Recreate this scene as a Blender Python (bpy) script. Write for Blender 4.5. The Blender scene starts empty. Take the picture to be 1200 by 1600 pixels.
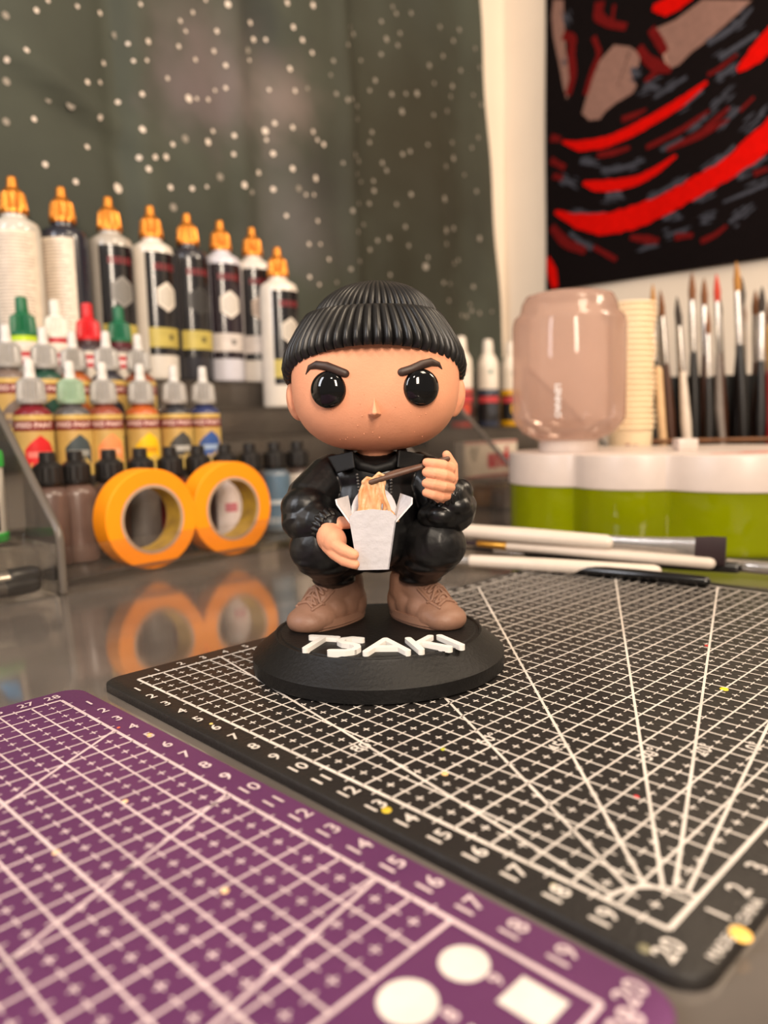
import bpy, bmesh, math, random
from math import sin, cos, pi, radians, sqrt, atan2, hypot
from mathutils import Vector, Matrix

# ------------------------------------------------------------------ camera
S = 0.01                                   # all measures below are centimetres
SC = bpy.context.scene
COL = SC.collection
cam_d = bpy.data.cameras.new('camera')
cam = bpy.data.objects.new('camera', cam_d)
COL.objects.link(cam)
SC.camera = cam
cam.matrix_world = (Matrix.Translation((0, 0, 9.4347 * S)) @ Matrix.Rotation(1.45265826, 4, 'X')
                    @ Matrix.Rotation(-0.0235619449, 4, 'Z'))
cam_d.sensor_fit = 'VERTICAL'
cam_d.sensor_height = 36.0
cam_d.lens = 1181.95 * 36.0 / 1600.0
cam_d.clip_start = 0.005
cam_d.clip_end = 50
cam_d.dof.use_dof = True
cam_d.dof.focus_distance = 26.0 * S
cam_d.dof.aperture_fstop = 8.6

# ------------------------------------------------------------------ world, lights, exposure
W = bpy.data.worlds.new('world')
SC.world = W
W.use_nodes = True
bg = W.node_tree.nodes['Background']
bg.inputs[0].default_value = (1.0, 0.86, 0.74, 1)
bg.inputs[1].default_value = 0.30

def area_light(name, loc, target, sx, sy, power, color):
    d = bpy.data.lights.new(name, 'AREA')
    d.shape = 'RECTANGLE'
    d.size = sx * S
    d.size_y = sy * S
    d.energy = power
    d.color = color
    o = bpy.data.objects.new(name, d)
    COL.objects.link(o)
    o.location = Vector(loc) * S
    o.rotation_euler = (Vector(target) - Vector(loc)).to_track_quat('-Z', 'Y').to_euler()
    return o

area_light('ceiling_lamp_light', (45, 10, 110), (5, 45, 5), 28, 28, 7.2, (1.0, 0.80, 0.58))
area_light('strip_lamp_light', (16, -55, 56), (-5, 40, 14), 15, 44, 11.0, (1.0, 0.83, 0.66))
area_light('window_light', (-75, -15, 60), (0, 40, 8), 16, 60, 5.0, (0.92, 0.94, 1.0))
area_light('front_fill_light', (-10, -20, 66), (0, 35, 8), 6, 6, 1.2, (1.0, 0.86, 0.70))  # small added light for the figure's front and its eye highlights
area_light('right_fill_light', (80, 45, 75), (20, 110, 45), 20, 20, 6.0, (1.0, 0.82, 0.62))  # added fill, brightens the right wall and the things before it

SC.view_settings.view_transform = 'Standard'
SC.view_settings.look = 'None'
SC.view_settings.gamma = 1.0
SC.view_settings.exposure = 0.04
SC.view_settings.use_curve_mapping = False
SC.cycles.transparent_max_bounces = 24
SC.cycles.max_bounces = 10
SC.cycles.sample_clamp_indirect = 4.0

# ------------------------------------------------------------------ materials
def lin(c):
    out = []
    for v in c[:3]:
        v /= 255.0
        out.append(v / 12.92 if v <= 0.04045 else ((v + 0.055) / 1.055) ** 2.4)
    return (*out, 1.0)

def M(name, c, rough=0.5, metal=0.0, spec=0.5, coat=0.0, var=0.08, vscale=120, bump=0.0, bscale=300, c2=None,
      trans=0.0, emit=0.0):
    m = bpy.data.materials.new(name)
    m.use_nodes = True
    n, l = m.node_tree.nodes, m.node_tree.links
    b = n['Principled BSDF']
    b.inputs['Roughness'].default_value = rough
    b.inputs['Metallic'].default_value = metal
    b.inputs['Specular IOR Level'].default_value = spec
    b.inputs['Coat Weight'].default_value = coat
    b.inputs['Coat Roughness'].default_value = 0.08
    b.inputs['Transmission Weight'].default_value = trans
    tc = n.new('ShaderNodeTexCoord')
    nz = n.new('ShaderNodeTexNoise')
    nz.inputs['Scale'].default_value = vscale
    nz.inputs['Detail'].default_value = 4
    l.new(tc.outputs['Object'], nz.inputs['Vector'])
    r = n.new('ShaderNodeValToRGB')
    a = lin(c)
    if c2 is None:
        k0, k1 = 1 - var, 1 + var
        r.color_ramp.elements[0].color = (a[0] * k0, a[1] * k0, a[2] * k0, 1)
        r.color_ramp.elements[1].color = (min(1, a[0] * k1), min(1, a[1] * k1), min(1, a[2] * k1), 1)
    else:
        r.color_ramp.elements[0].color = a
        r.color_ramp.elements[1].color = lin(c2)
    r.color_ramp.elements[0].position = 0.35
    r.color_ramp.elements[1].position = 0.68
    l.new(nz.outputs['Fac'], r.inputs[0])
    l.new(r.outputs[0], b.inputs['Base Color'])
    if bump > 0:
        nb = n.new('ShaderNodeTexNoise')
        nb.inputs['Scale'].default_value = bscale
        nb.inputs['Detail'].default_value = 3
        l.new(tc.outputs['Object'], nb.inputs['Vector'])
        bp = n.new('ShaderNodeBump')
        bp.inputs['Strength'].default_value = bump
        bp.inputs['Distance'].default_value = 0.001
        l.new(nb.outputs['Fac'], bp.inputs['Height'])
        l.new(bp.outputs[0], b.inputs['Normal'])
    return m

def clear(name, tint, body, k_body=0.15, gloss=0.6, rough=0.08):
    """clear or tinted thin plastic: see-through sheet, a little cloudy body, a fresnel sheen"""
    m = bpy.data.materials.new(name)
    m.use_nodes = True
    n, l = m.node_tree.nodes, m.node_tree.links
    n.remove(n['Principled BSDF'])
    out = n['Material Output']
    t = n.new('ShaderNodeBsdfTransparent')
    t.inputs[0].default_value = lin(tint)
    d = n.new('ShaderNodeBsdfDiffuse')
    tc = n.new('ShaderNodeTexCoord')
    nz = n.new('ShaderNodeTexNoise')
    nz.inputs['Scale'].default_value = 60
    l.new(tc.outputs['Object'], nz.inputs['Vector'])
    r = n.new('ShaderNodeValToRGB')
    a = lin(body)
    r.color_ramp.elements[0].color = (a[0] * .9, a[1] * .9, a[2] * .9, 1)
    r.color_ramp.elements[1].color = a
    l.new(nz.outputs['Fac'], r.inputs[0])
    l.new(r.outputs[0], d.inputs[0])
    tl = n.new('ShaderNodeBsdfTranslucent')
    l.new(r.outputs[0], tl.inputs[0])
    ad = n.new('ShaderNodeMixShader')
    ad.inputs[0].default_value = 0.5
    l.new(d.outputs[0], ad.inputs[1]); l.new(tl.outputs[0], ad.inputs[2])
    m1 = n.new('ShaderNodeMixShader')
    m1.inputs[0].default_value = k_body
    l.new(t.outputs[0], m1.inputs[1]); l.new(ad.outputs[0], m1.inputs[2])
    g = n.new('ShaderNodeBsdfGlossy')
    g.inputs['Roughness'].default_value = rough
    fr = n.new('ShaderNodeFresnel')
    fr.inputs[0].default_value = 1.45
    mu = n.new('ShaderNodeMath'); mu.operation = 'MULTIPLY'
    mu.inputs[1].default_value = gloss
    l.new(fr.outputs[0], mu.inputs[0])
    m2 = n.new('ShaderNodeMixShader')
    l.new(mu.outputs[0], m2.inputs[0])
    l.new(m1.outputs[0], m2.inputs[1]); l.new(g.outputs[0], m2.inputs[2])
    l.new(m2.outputs[0], out.inputs[0])
    return m

MC = {}
def PM(c, rough=0.45, **k):                 # cached plain paint / plastic / print
    key = (tuple(c), rough, tuple(sorted(k.items())))
    if key not in MC:
        MC[key] = M('paint_%d_%d_%d' % tuple(c), c, rough, **k)
    return MC[key]

# ------------------------------------------------------------------ mesh helpers (centimetres)
class MB:
    def __init__(self):
        self.v, self.f, self.m = [], [], []
    def add(self, vs, fs, mi=0):
        b = len(self.v)
        self.v += [tuple(q) for q in vs]
        self.f += [tuple(i + b for i in q) for q in fs]
        self.m += [mi] * len(fs)
        return self
    def xf(self, mat, start=0):
        self.v[start:] = [tuple(mat @ Vector(q)) for q in self.v[start:]]
        return self
    def box(self, x0, x1, y0, y1, z0, z1, bev=0.0, mi=0):
        if bev <= 0:
            vs = [(x, y, z) for z in (z0, z1) for y in (y0, y1) for x in (x0, x1)]
            return self.add(vs, [(0, 2, 3, 1), (4, 5, 7, 6), (0, 1, 5, 4), (2, 6, 7, 3), (0, 4, 6, 2), (1, 3, 7, 5)], mi)
        bm = bmesh.new()
        bmesh.ops.create_cube(bm, size=1)
        for q in bm.verts:
            q.co = (x0 + (q.co.x + .5) * (x1 - x0), y0 + (q.co.y + .5) * (y1 - y0), z0 + (q.co.z + .5) * (z1 - z0))
        bmesh.ops.bevel(bm, geom=bm.edges[:], offset=bev, segments=2, affect='EDGES', profile=0.5)
        return self.bm(bm, mi)
    def bm(self, bm, mi=0):
        bm.verts.ensure_lookup_table()
        self.add([q.co[:] for q in bm.verts], [[w.index for w in f.verts] for f in bm.faces], mi)
        bm.free()
        return self
    def lathe(self, prof, n=32, rib=None, mi=0, closed=False, sx=1, sy=1):
        """prof: [(r, z)] or [(r, z, ribbed)]"""
        vs, fs = [], []
        for q in prof:
            r, z = q[0], q[1]
            for i in range(n):
                rr = r
                if len(q) > 2 and q[2]:
                    rr = r - (q[2] if i % 2 else 0)
                a = 2 * pi * i / n
                vs.append((rr * sx * cos(a), rr * sy * sin(a), z))
        k = len(prof)
        for j in range(k - 1 + (1 if closed else 0)):
            for i in range(n):
                a, b = j * n + i, j * n + (i + 1) % n
                c, d = ((j + 1) % k) * n + (i + 1) % n, ((j + 1) % k) * n + i
                fs.append((a, b, c, d))
        if not closed:
            if prof[0][0] > 1e-6: fs.append(tuple(range(n - 1, -1, -1)))
            if prof[-1][0] > 1e-6: fs.append(tuple((k - 1) * n + i for i in range(n)))
        return self.add(vs, fs, mi)
    def tube(self, pts, rad, n=10, mi=0, capped=True, flat=None):
        """swept tube with round ends; flat=(axis, factor) squashes the section along an axis"""
        P = [Vector(p) for p in pts]
        if not hasattr(rad, '__len__'): rad = [rad] * len(P)
        rings = []
        up = None
        for i, p in enumerate(P):
            t = (P[min(i + 1, len(P) - 1)] - P[max(i - 1, 0)]).normalized()
            if up is None:
                up = Vector((0, 0, 1)) if abs(t.z) < .9 else Vector((0, 1, 0))
            a = t.cross(up).normalized()
            b = a.cross(t).normalized()
            up = b
            rings.append((p, t, a, b, rad[i]))
        full = []
        if capped:
            p, t, a, b, r = rings[0]
            for k in (0.05, 0.45, 0.8):
                full.append((p - t * r * sqrt(max(0, 1 - k * k)), a, b, r * k))
        for p, t, a, b, r in rings: full.append((p, a, b, r))
        if capped:
            p, t, a, b, r = rings[-1]
            for k in (0.8, 0.45, 0.05):
                full.append((p + t * r * sqrt(max(0, 1 - k * k)), a, b, r * k))
        vs, fs = [], []
        for p, a, b, r in full:
            for i in range(n):
                an = 2 * pi * i / n
                o = a * (r * cos(an)) + b * (r * sin(an))
                if flat:
                    ax = Vector(flat[0])
                    o = o - ax * (o.dot(ax) * (1 - flat[1]))
                vs.append(p + o)
        for j in range(len(full) - 1):
            for i in range(n):
                fs.append((j * n + i, j * n + (i + 1) % n, (j + 1) * n + (i + 1) % n, (j + 1) * n + i))
        fs.append(tuple(range(n - 1, -1, -1)))
        fs.append(tuple((len(full) - 1) * n + i for i in range(n)))
        return self.add(vs, fs, mi)
    def ell(self, c, r, n=24, m=14, mi=0, rot=None):
        vs, fs = [], []
        R = rot if rot else Matrix.Identity(3)
        for j in range(1, m):
            th = pi * j / m
            for i in range(n):
                ph = 2 * pi * i / n
                q = R @ Vector((r[0] * sin(th) * cos(ph), r[1] * sin(th) * sin(ph), r[2] * cos(th)))
                vs.append((c[0] + q.x, c[1] + q.y, c[2] + q.z))
        for j in range(m - 2):
            for i in range(n):
                fs.append((j * n + i, (j + 1) * n + i, (j + 1) * n + (i + 1) % n, j * n + (i + 1) % n))
        t = R @ Vector((0, 0, r[2]))
        k = len(vs)
        vs.append((c[0] + t.x, c[1] + t.y, c[2] + t.z)); vs.append((c[0] - t.x, c[1] - t.y, c[2] - t.z))
        for i in range(n):
            fs.append((k, i, (i + 1) % n))
            fs.append((k + 1, (m - 2) * n + (i + 1) % n, (m - 2) * n + i))
        return self.add(vs, fs, mi)
    def prism(self, poly, h0, h1, mi=0, axis='z'):
        """poly: 2D outline (counter-clockwise), extruded between h0 and h1 along axis"""
        n = len(poly)
        if axis == 'z': f = lambda a, b, h: (a, b, h)
        elif axis == 'y': f = lambda a, b, h: (a, h, b)
        else: f = lambda a, b, h: (h, a, b)
        vs = [f(a, b, h0) for a, b in poly] + [f(a, b, h1) for a, b in poly]
        fs = [tuple(range(n - 1, -1, -1)), tuple(range(n, 2 * n))]
        fs += [(i, (i + 1) % n, n + (i + 1) % n, n + i) for i in range(n)]
        return self.add(vs, fs, mi)
    def sheet(self, corners, nrm, th, mi=0):
        """flat panel from a 3D outline, thickened by th along nrm"""
        n = len(corners)
        o = Vector(nrm).normalized() * th
        vs = [Vector(c) for c in corners] + [Vector(c) + o for c in corners]
        fs = [tuple(range(n - 1, -1, -1)), tuple(range(n, 2 * n))]
        fs += [(i, (i + 1) % n, n + (i + 1) % n, n + i) for i in range(n)]
        return self.add(vs, fs, mi)

def build(name, mb, mats, parent=None, org=(0, 0, 0), sharp=40, kind=None, label=None):
    me = bpy.data.meshes.new(name)
    ox, oy, oz = org
    me.from_pydata([((x - ox) * S, (y - oy) * S, (z - oz) * S) for x, y, z in mb.v], [], mb.f)
    if not isinstance(mats, (list, tuple)): mats = [mats]
    for q in mats: me.materials.append(q)
    if len(mats) > 1: me.polygons.foreach_set('material_index', mb.m)
    bm = bmesh.new(); bm.from_mesh(me)
    bmesh.ops.recalc_face_normals(bm, faces=bm.faces[:])
    bm.to_mesh(me); bm.free()
    me.shade_smooth()
    me.set_sharp_from_angle(angle=radians(sharp))
    o = bpy.data.objects.new(name, me)
    COL.objects.link(o)
    if parent: o.parent = parent
    if kind: o['kind'] = kind
    if label: o['label'] = label
    return o

def decal(name, mb, mats, parent=None, org=(0, 0, 0), **k):      # printed flat shapes: no normal repair
    me = bpy.data.meshes.new(name)
    ox, oy, oz = org
    me.from_pydata([((x - ox) * S, (y - oy) * S, (z - oz) * S) for x, y, z in mb.v], [], mb.f)
    if not isinstance(mats, (list, tuple)): mats = [mats]
    for q in mats: me.materials.append(q)
    if len(mats) > 1: me.polygons.foreach_set('material_index', mb.m)
    o = bpy.data.objects.new(name, me)
    COL.objects.link(o)
    if parent: o.parent = parent
    me.shade_smooth()
    for a, b in k.items(): o[a] = b
    return o

def thing(name, label, cat, loc=(0, 0, 0), rotz=0.0, group=None):
    o = bpy.data.objects.new(name, None)
    o.empty_display_size = 0.01
    COL.objects.link(o)
    o.location = Vector(loc) * S
    o.rotation_euler = (0, 0, rotz)
    o['label'] = label
    o['category'] = cat
    if group: o['group'] = group
    return o

def blob(mb, voxel=0.05, smooth=6, factor=0.5):
    """fuse overlapping shapes into one continuous skin"""
    me = bpy.data.meshes.new('tmp')
    me.from_pydata(mb.v, [], mb.f)
    o = bpy.data.objects.new('tmp', me)
    COL.objects.link(o)
    md = o.modifiers.new('r', 'REMESH'); md.mode = 'VOXEL'; md.voxel_size = voxel
    if smooth:
        sm = o.modifiers.new('s', 'SMOOTH'); sm.factor = factor; sm.iterations = smooth
    dg = bpy.context.evaluated_depsgraph_get()
    ev = o.evaluated_get(dg)
    m2 = ev.to_mesh()
    out = MB()
    out.add([q.co[:] for q in m2.vertices], [tuple(p.vertices) for p in m2.polygons])
    ev.to_mesh_clear()
    bpy.data.objects.remove(o)
    bpy.data.meshes.remove(me)
    return out

TX = {}
def text2d(s, size, bold=0.0):
    """outline text as flat triangles: ([(x, y)], faces), centred on 0, 0"""
    key = (s, bold)
    if key not in TX:
        c = bpy.data.curves.new('t', 'FONT')
        c.body = s; c.size = 1.0; c.offset = bold; c.resolution_u = 2
        c.align_x = 'CENTER'; c.align_y = 'CENTER'
        o = bpy.data.objects.new('t', c)
        COL.objects.link(o)
        dg = bpy.context.evaluated_depsgraph_get()
        ev = o.evaluated_get(dg)
        m = ev.to_mesh()
        TX[key] = ([q.co[:2] for q in m.vertices], [tuple(p.vertices) for p in m.polygons])
        ev.to_mesh_clear()
        bpy.data.objects.remove(o)
    vs, fs = TX[key]
    return [(x * size, y * size) for x, y in vs], fs

def wrap(pts, R, a0=0.0, z0=0.0):
    """bend flat (x, z) print round an upright cylinder facing -Y"""
    return [(R * sin(x / R + a0), -R * cos(x / R + a0), z + z0) for x, z in pts]

def wrap_rect(mb, R, x0, x1, z0, z1, a0=0.0, seg=10, mi=0):
    vs, fs = [], []
    for i in range(seg + 1):
        x = x0 + (x1 - x0) * i / seg
        vs += wrap([(x, z0), (x, z1)], R, a0)
    for i in range(seg): fs.append((2 * i, 2 * i + 2, 2 * i + 3, 2 * i + 1))
    mb.add(vs, fs, mi)

def wrap_poly(mb, R, poly, a0=0.0, z0=0.0, mi=0):
    cx = sum(p[0] for p in poly) / len(poly); cz = sum(p[1] for p in poly) / len(poly)
    n = len(poly) * 4
    fine = []
    for i, p in enumerate(poly):
        q = poly[(i + 1) % len(poly)]
        fine += [(p[0] + (q[0] - p[0]) * k / 4, p[1] + (q[1] - p[1]) * k / 4) for k in range(4)]
    pts, fs = [(cx, cz)], [(0, 1 + i, 1 + (i + 1) % n) for i in range(n)]
    for j in range(1, 6):
        pts += [(cx + (x - cx) * j / 5, cz + (z - cz) * j / 5) for x, z in fine]
        if j < 5: fs += [(1 + (j - 1) * n + i, 1 + j * n + i, 1 + j * n + (i + 1) % n, 1 + (j - 1) * n + (i + 1) % n) for i in range(n)]
    mb.add(wrap(pts, R, a0, z0), fs, mi)

# ------------------------------------------------------------------ frames: rack / left wall, right wall
RA = radians(47)
P0 = Vector((-18.79, 45.24))
LX, DX = Vector((cos(RA), sin(RA))), Vector((-sin(RA), cos(RA)))
def rk(s, t, z=0.0):
    q = P0 + LX * s + DX * t
    return (q.x, q.y, z)
RB = radians(-43)
CX = Vector((19.73, 121.74))
L2, D2 = Vector((cos(RB), sin(RB))), Vector((-sin(RB), cos(RB)))

# ------------------------------------------------------------------ the setting
m_wall = M('wall_plaster', (226, 212, 196), 0.85, var=0.03, vscale=8, bump=0.15, bscale=150)
m_floor = M('floor_boards', (120, 88, 62), 0.6, var=0.2, vscale=6)

def struct(name, mb, mat, loc, rotz):
    o = build(name, mb, mat)
    o.location = Vector(loc) * S
    o.rotation_euler = (0, 0, rotz)
    o['kind'] = 'structure'
    return o
struct('wall_left', MB().box(-190, 90, 0, 8, -75, 170), m_wall, rk(0, 24), RA)
struct('wall_right', MB().box(0, 200, 0, 8, -75, 170), m_wall, (CX.x, CX.y, 0), RB)
struct('floor', MB().box(-190, 90, -200, 24, -79, -75), m_floor, rk(0, 0), RA)

# desk in the corner of the room, polished sheet on top
m_desk = M('desk_polished_sheet', (112, 104, 98), 0.09, metal=0.4, spec=0.9, c2=(140, 131, 123), vscale=14, bump=0.05, bscale=18)
m_desk_edge = M('desk_frame', (60, 52, 46), 0.5)
desk = thing('desk', 'large desk with glossy dark grey mirror-like top under everything', 'desk', rk(0, 0), RA)
build('desk_top', MB().box(-80, 82, -85, 23.8, -2.5, 0, 0.15), m_desk, desk)
for lx in (-76, 78):
    for ly in (-81, 20):
        build('leg', MB().box(lx - 2, lx + 2, ly - 2, ly + 2, -75, -2.5, 0.2), m_desk_edge, desk)

# ------------------------------------------------------------------ cutting mats
def mat_frame(ox, oy, th, flip):
    cu = (cos(th), sin(th))
    cv = (sin(th), -cos(th)) if flip else (-sin(th), cos(th))
    def f(u, v, z=0.0): return (ox + cu[0] * u + cv[0] * v, oy + cu[1] * u + cv[1] * v, z)
    return f
BF = mat_frame(-9.13795, 26.76016, -0.79104, False)
PF = mat_frame(-11.11, 24.79, -0.772, True)
ZM = 0.3
ZP = 0.306

def rounded_outline(u0, u1, v0, v1, r, n=6):
    o = []
    for cu, cv, a in ((u1 - r, v1 - r, 0), (u0 + r, v1 - r, 90), (u0 + r, v0 + r, 180), (u1 - r, v0 + r, 270)):
        for i in range(n + 1):
            an = radians(a + 90 * i / n)
            o.append((cu + r * cos(an), cv + r * sin(an)))
    return o

def cut_mat(label, F, flip, body, ink, loc, fill):
    t = thing('cutting_mat', label, 'cutting mat', loc)
    mb = MB()
    ol = rounded_outline(-1, 21, -1, 29, 0.7)
    top = [F(u, v, ZM) for u, v in ol]; bot = [F(u, v, 0.0) for u, v in ol]
    ins = [F(10 + (u - 10) * 0.995, 14 + (v - 14) * 0.997, ZM) for u, v in ol]
    n = len(ol)
    top = [(x, y, ZM - 0.05) for x, y, z in top]
    mb.add(bot + top + ins, [(i, (i + 1) % n, n + (i + 1) % n, n + i) for i in range(n)] +
           [(n + i, n + (i + 1) % n, 2 * n + (i + 1) % n, 2 * n + i) for i in range(n)] +
           [tuple(range(2 * n, 3 * n)), tuple(range(n - 1, -1, -1))])
    build('mat_board', mb, body, t, loc, sharp=60)
    g = MB()
    cnt = [0]
    def line(u0, v0, u1, v1, w):
        cnt[0] += 1
        ZP = 0.304 + 0.0016 * (cnt[0] % 5) if w < .05 else 0.312 + 0.0014 * (cnt[0] % 7)
        d = hypot(u1 - u0, v1 - v0); a, b = -(v1 - v0) / d * w / 2, (u1 - u0) / d * w / 2
        g.add([F(u0 + a, v0 + b, ZP), F(u1 + a, v1 + b, ZP), F(u1 - a, v1 - b, ZP), F(u0 - a, v0 - b, ZP)], [(0, 1, 2, 3)])
    ublk = 17 if fill else 20
    for a, b, c, d in ((0, 0, 20, 0), (0, 28, 20, 28), (0, 0, 0, 28), (20, 0, 20, 28)):
        line(a, b, c, d, 0.11)
    for u in range(1, 20):
        cnt[0] = 0
        if not (fill and u == 17): line(u, 4 if fill and u > 17 else 0, u, 28, 0.062)
    for v in range(1, 28):
        cnt[0] = 2
        if fill and v == 4: continue
        line(0, v, 17 if fill and v < 4 else 20, v, 0.062)
    if fill:
        line(17, 0, 17, 28, 0.09); line(0, 4, 20, 4, 0.09)
    for u in range(20):
        for v in range(28):
            if fill and u >= 17 and v < 4: continue
            cu, cv = u + .5, v + .5
            line(cu - .12, cv, cu + .12, cv, .045); line(cu, cv - .12, cu, cv + .12, .045)
            line(u + .5, v - .17, u + .5, v + .17, .042)
            line(u - .17, v + .5, u + .17, v + .5, .042)
    # protractor fan at the u = 20 corner (the other mat has it at the far end)
    c0 = (20.0, 28.0) if fill else (20.0, 0.0)
    sg = -1 if fill else 1
    for deg in (10, 20, 30, 45, 60, 80):
        a = radians(deg)
        du, dv = -sin(a), sg * cos(a)
        k = min(20 / -du, 28 / abs(dv))
        line(c0[0] + du * 1.25, c0[1] + dv * 1.25, c0[0] + du * k, c0[1] + dv * k, 0.085)
    pr = None
    for i in range(13):
        a = radians(90 * i / 12)
        q = (c0[0] - 1.25 * sin(a), c0[1] + sg * 1.25 * cos(a))
        if pr: line(pr[0], pr[1], q[0], q[1], 0.11)
        pr = q
    decal('grid_print', g, ink, t, loc, kind='stuff')
    # numbers: upright for a reader looking along -u
    nb = MB()
    sv = -1 if flip else 1
    def num(s, u, v, size):
        vs, fs = text2d(s, size, 0.012)
        nb.add([F(u - y, v + sv * x, ZP + .02) for x, y in vs], fs)
    for k in range(1, 21): num(str(k), k + (0.02 if k < 20 else .25), -0.52, 0.60)
    for k in range(1, 28): num(str(28 - k if fill else k), -0.42, k, 0.52)
    if fill:
        num('28', -0.42, 0.12, 0.52); num('28', 20.48, 0.1, 0.62)
    for k in range(1, 28): num(str(28 - k if fill else k), 20.48, k, 0.62)
    for deg, u, v in ((80, 10.35, 1.62), (60, 12.65, 4.35), (45, 14.4, 5.35), (30, 16.5, 6.5), (20, 17.45, 7.7), (10, 18.4, 8.7)):
        num('%d\u00b0' % deg, u, 28 - v if fill else v, 0.62)
    if not fill: num('MADE IN CHINA', 20.86, 0.85, 0.30)
    decal('number_print', nb, ink, t, loc, kind='stuff')
    return t

m_black = M('black_mat', (25, 22, 21), 0.5, spec=0.35, c2=(31, 28, 26), vscale=25, bump=0.25, bscale=900)
m_purple = M('purple_mat', (92, 47, 92), 0.55, spec=0.3, c2=(100, 53, 98), vscale=20, bump=0.2, bscale=900)
m_ink = M('white_mat_ink', (208, 200, 192), 0.6, var=0.12, vscale=60)
m_ink2 = M('pale_mat_ink', (200, 180, 184), 0.6, var=0.12, vscale=60)
bm_loc = BF(10, 14); pm_loc = PF(10, 14)
bt = cut_mat('black cutting mat with white centimetre grid and angle fan, under the figurine', BF, False, m_black, m_ink, bm_loc, False)
pt = cut_mat('purple cutting mat with pale grid and white circle stencils', PF, True, m_purple, m_ink2, pm_loc, True)
# filled circles and square of the purple mat's template corner
sh = MB()
def disc(F, u, v, r, n=32, z=ZP, k=1.0):
    sh.add([F(u + r * cos(2 * pi * i / n), v + r * k * sin(2 * pi * i / n), z) for i in range(n)], [tuple(range(n))])
disc(PF, 17.85, 0.72, 0.44); disc(PF, 17.72, 2.0, 0.5); disc(PF, 17.75, 3.3, 0.36)
sh.add([PF(a, b, ZP) for a, b in ((18.75, .3), (19.62, .3), (19.62, 1.05), (18.75, 1.05))], [(0, 1, 2, 3)])
sh.add([PF(a, b, ZP) for a, b in ((18.75, 1.7), (19.7, 1.7), (19.7, 2.65), (18.75, 2.65))], [(0, 1, 2, 3)])
decal('template_print', sh, M('template_ink', (212, 204, 198), 0.6), pt, pm_loc, kind='stuff')
num_mb = MB()
for s_, u, v in (('9', 18.48, .66), ('8', 18.4, 1.75)):
    vs, fs = text2d(s_, .42, .02)
    num_mb.add([PF(u - y, v - x, ZP) for x, y in vs], fs)
decal('template_number_print', num_mb, m_ink2, pt, pm_loc, kind='stuff')

# dried paint specks
def speck(F, u, v, r, c, parent, org, z=ZM):
    x, y, _ = F(u, v)
    mb = MB().ell((x, y, z), (r, r * 1.2, r * .28), 10, 6)
    build('paint_speck', mb, PM(c, 0.5), parent, org)
for u, v, r, c in ((16, 12.84, .14, (235, 205, 40)), (20.95, .75, .2, (240, 190, 95)), (13.3, -.45, .13, (190, 165, 40)), (13.6, 17.3, .09, (190, 40, 40)),
                   (17.3, 4.1, .07, (200, 40, 50)), (12.1, 3.0, .08, (170, 170, 40)), (5.6, -.42, .06, (215, 190, 110)), (13.1, 1.9, .1, (225, 180, 120)),
                   (17.8, -.3, .07, (200, 190, 150)), (19.9, -.75, .11, (120, 115, 90))):
    speck(BF, u, v, r, c, bt, bm_loc)
for u, v, r, c in ((4.95, -.55, .1, (240, 195, 90)), (3.7, -.2, .05, (220, 100, 60)), (8.2, 1.9, .08, (230, 190, 150)), (9.2, 4.0, .09, (225, 190, 150)), (13.1, 2.3, .08, (235, 200, 150))):
    speck(PF, u, v, r, c, pt, pm_loc)

# ------------------------------------------------------------------ the figurine
BC = (-0.33, 28.32, ZM)                      # centre of its round base
fig = thing('figurine', 'big-headed painted figurine in black beanie squatting with a noodle box on a round black base', 'figurine', BC)
m_base = M('base_black_print', (13, 12, 12), 0.5, spec=0.28, bump=0.2, bscale=700)
m_skin = M('skin_paint', (220, 154, 120), 0.62, spec=0.3, var=0.04, vscale=90, bump=0.12, bscale=1500)
m_jacket = M('jacket_paint', (10, 10, 11), 0.34, spec=0.45, var=0.25, vscale=200, bump=0.12, bscale=260)
m_trouser = M('trouser_paint', (10, 10, 12), 0.42, spec=0.45, var=0.2, vscale=200, bump=0.15, bscale=300)
m_beanie = M('beanie_paint', (17, 16, 17), 0.38, spec=0.42, c2=(24, 23, 23), vscale=140)
m_shoe = M('shoe_paint', (134, 100, 82), 0.5, spec=0.4, var=0.06, bump=0.1, bscale=900)
m_eye = M('eye_gloss', (4, 4, 5), 0.07, spec=0.55)
m_brow = M('brow_paint', (50, 34, 28), 0.5, c2=(62, 45, 37), vscale=300)
m_box = M('paper_white', (200, 198, 202), 0.7, var=0.05, vscale=120, bump=0.3, bscale=420)
m_noodle = M('noodle_paint', (214, 178, 136), 0.4, c2=(206, 140, 88), vscale=260, spec=0.6)
m_stick = M('stick_paint', (74, 50, 38), 0.5, c2=(92, 64, 50), vscale=260)
m_letter = M('letter_white', (224, 221, 216), 0.45, var=0.02)
m_zip = M('zip_dull', (84, 82, 80), 0.35, metal=0.5)

HZ = 1.6
pb = MB().lathe([(4.6, 0), (4.78, .08), (4.78, .55), (4.72, .62), (3.98, 1.22), (3.94, 1.3), (3.86, 1.3), (3.82, 1.25), (3.72, 1.25), (3.68, 1.3), (0.0, 1.3)], 96)
pb.xf(Matrix.Translation(BC))
base = build('base', pb, m_base, fig, BC, 25)
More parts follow.
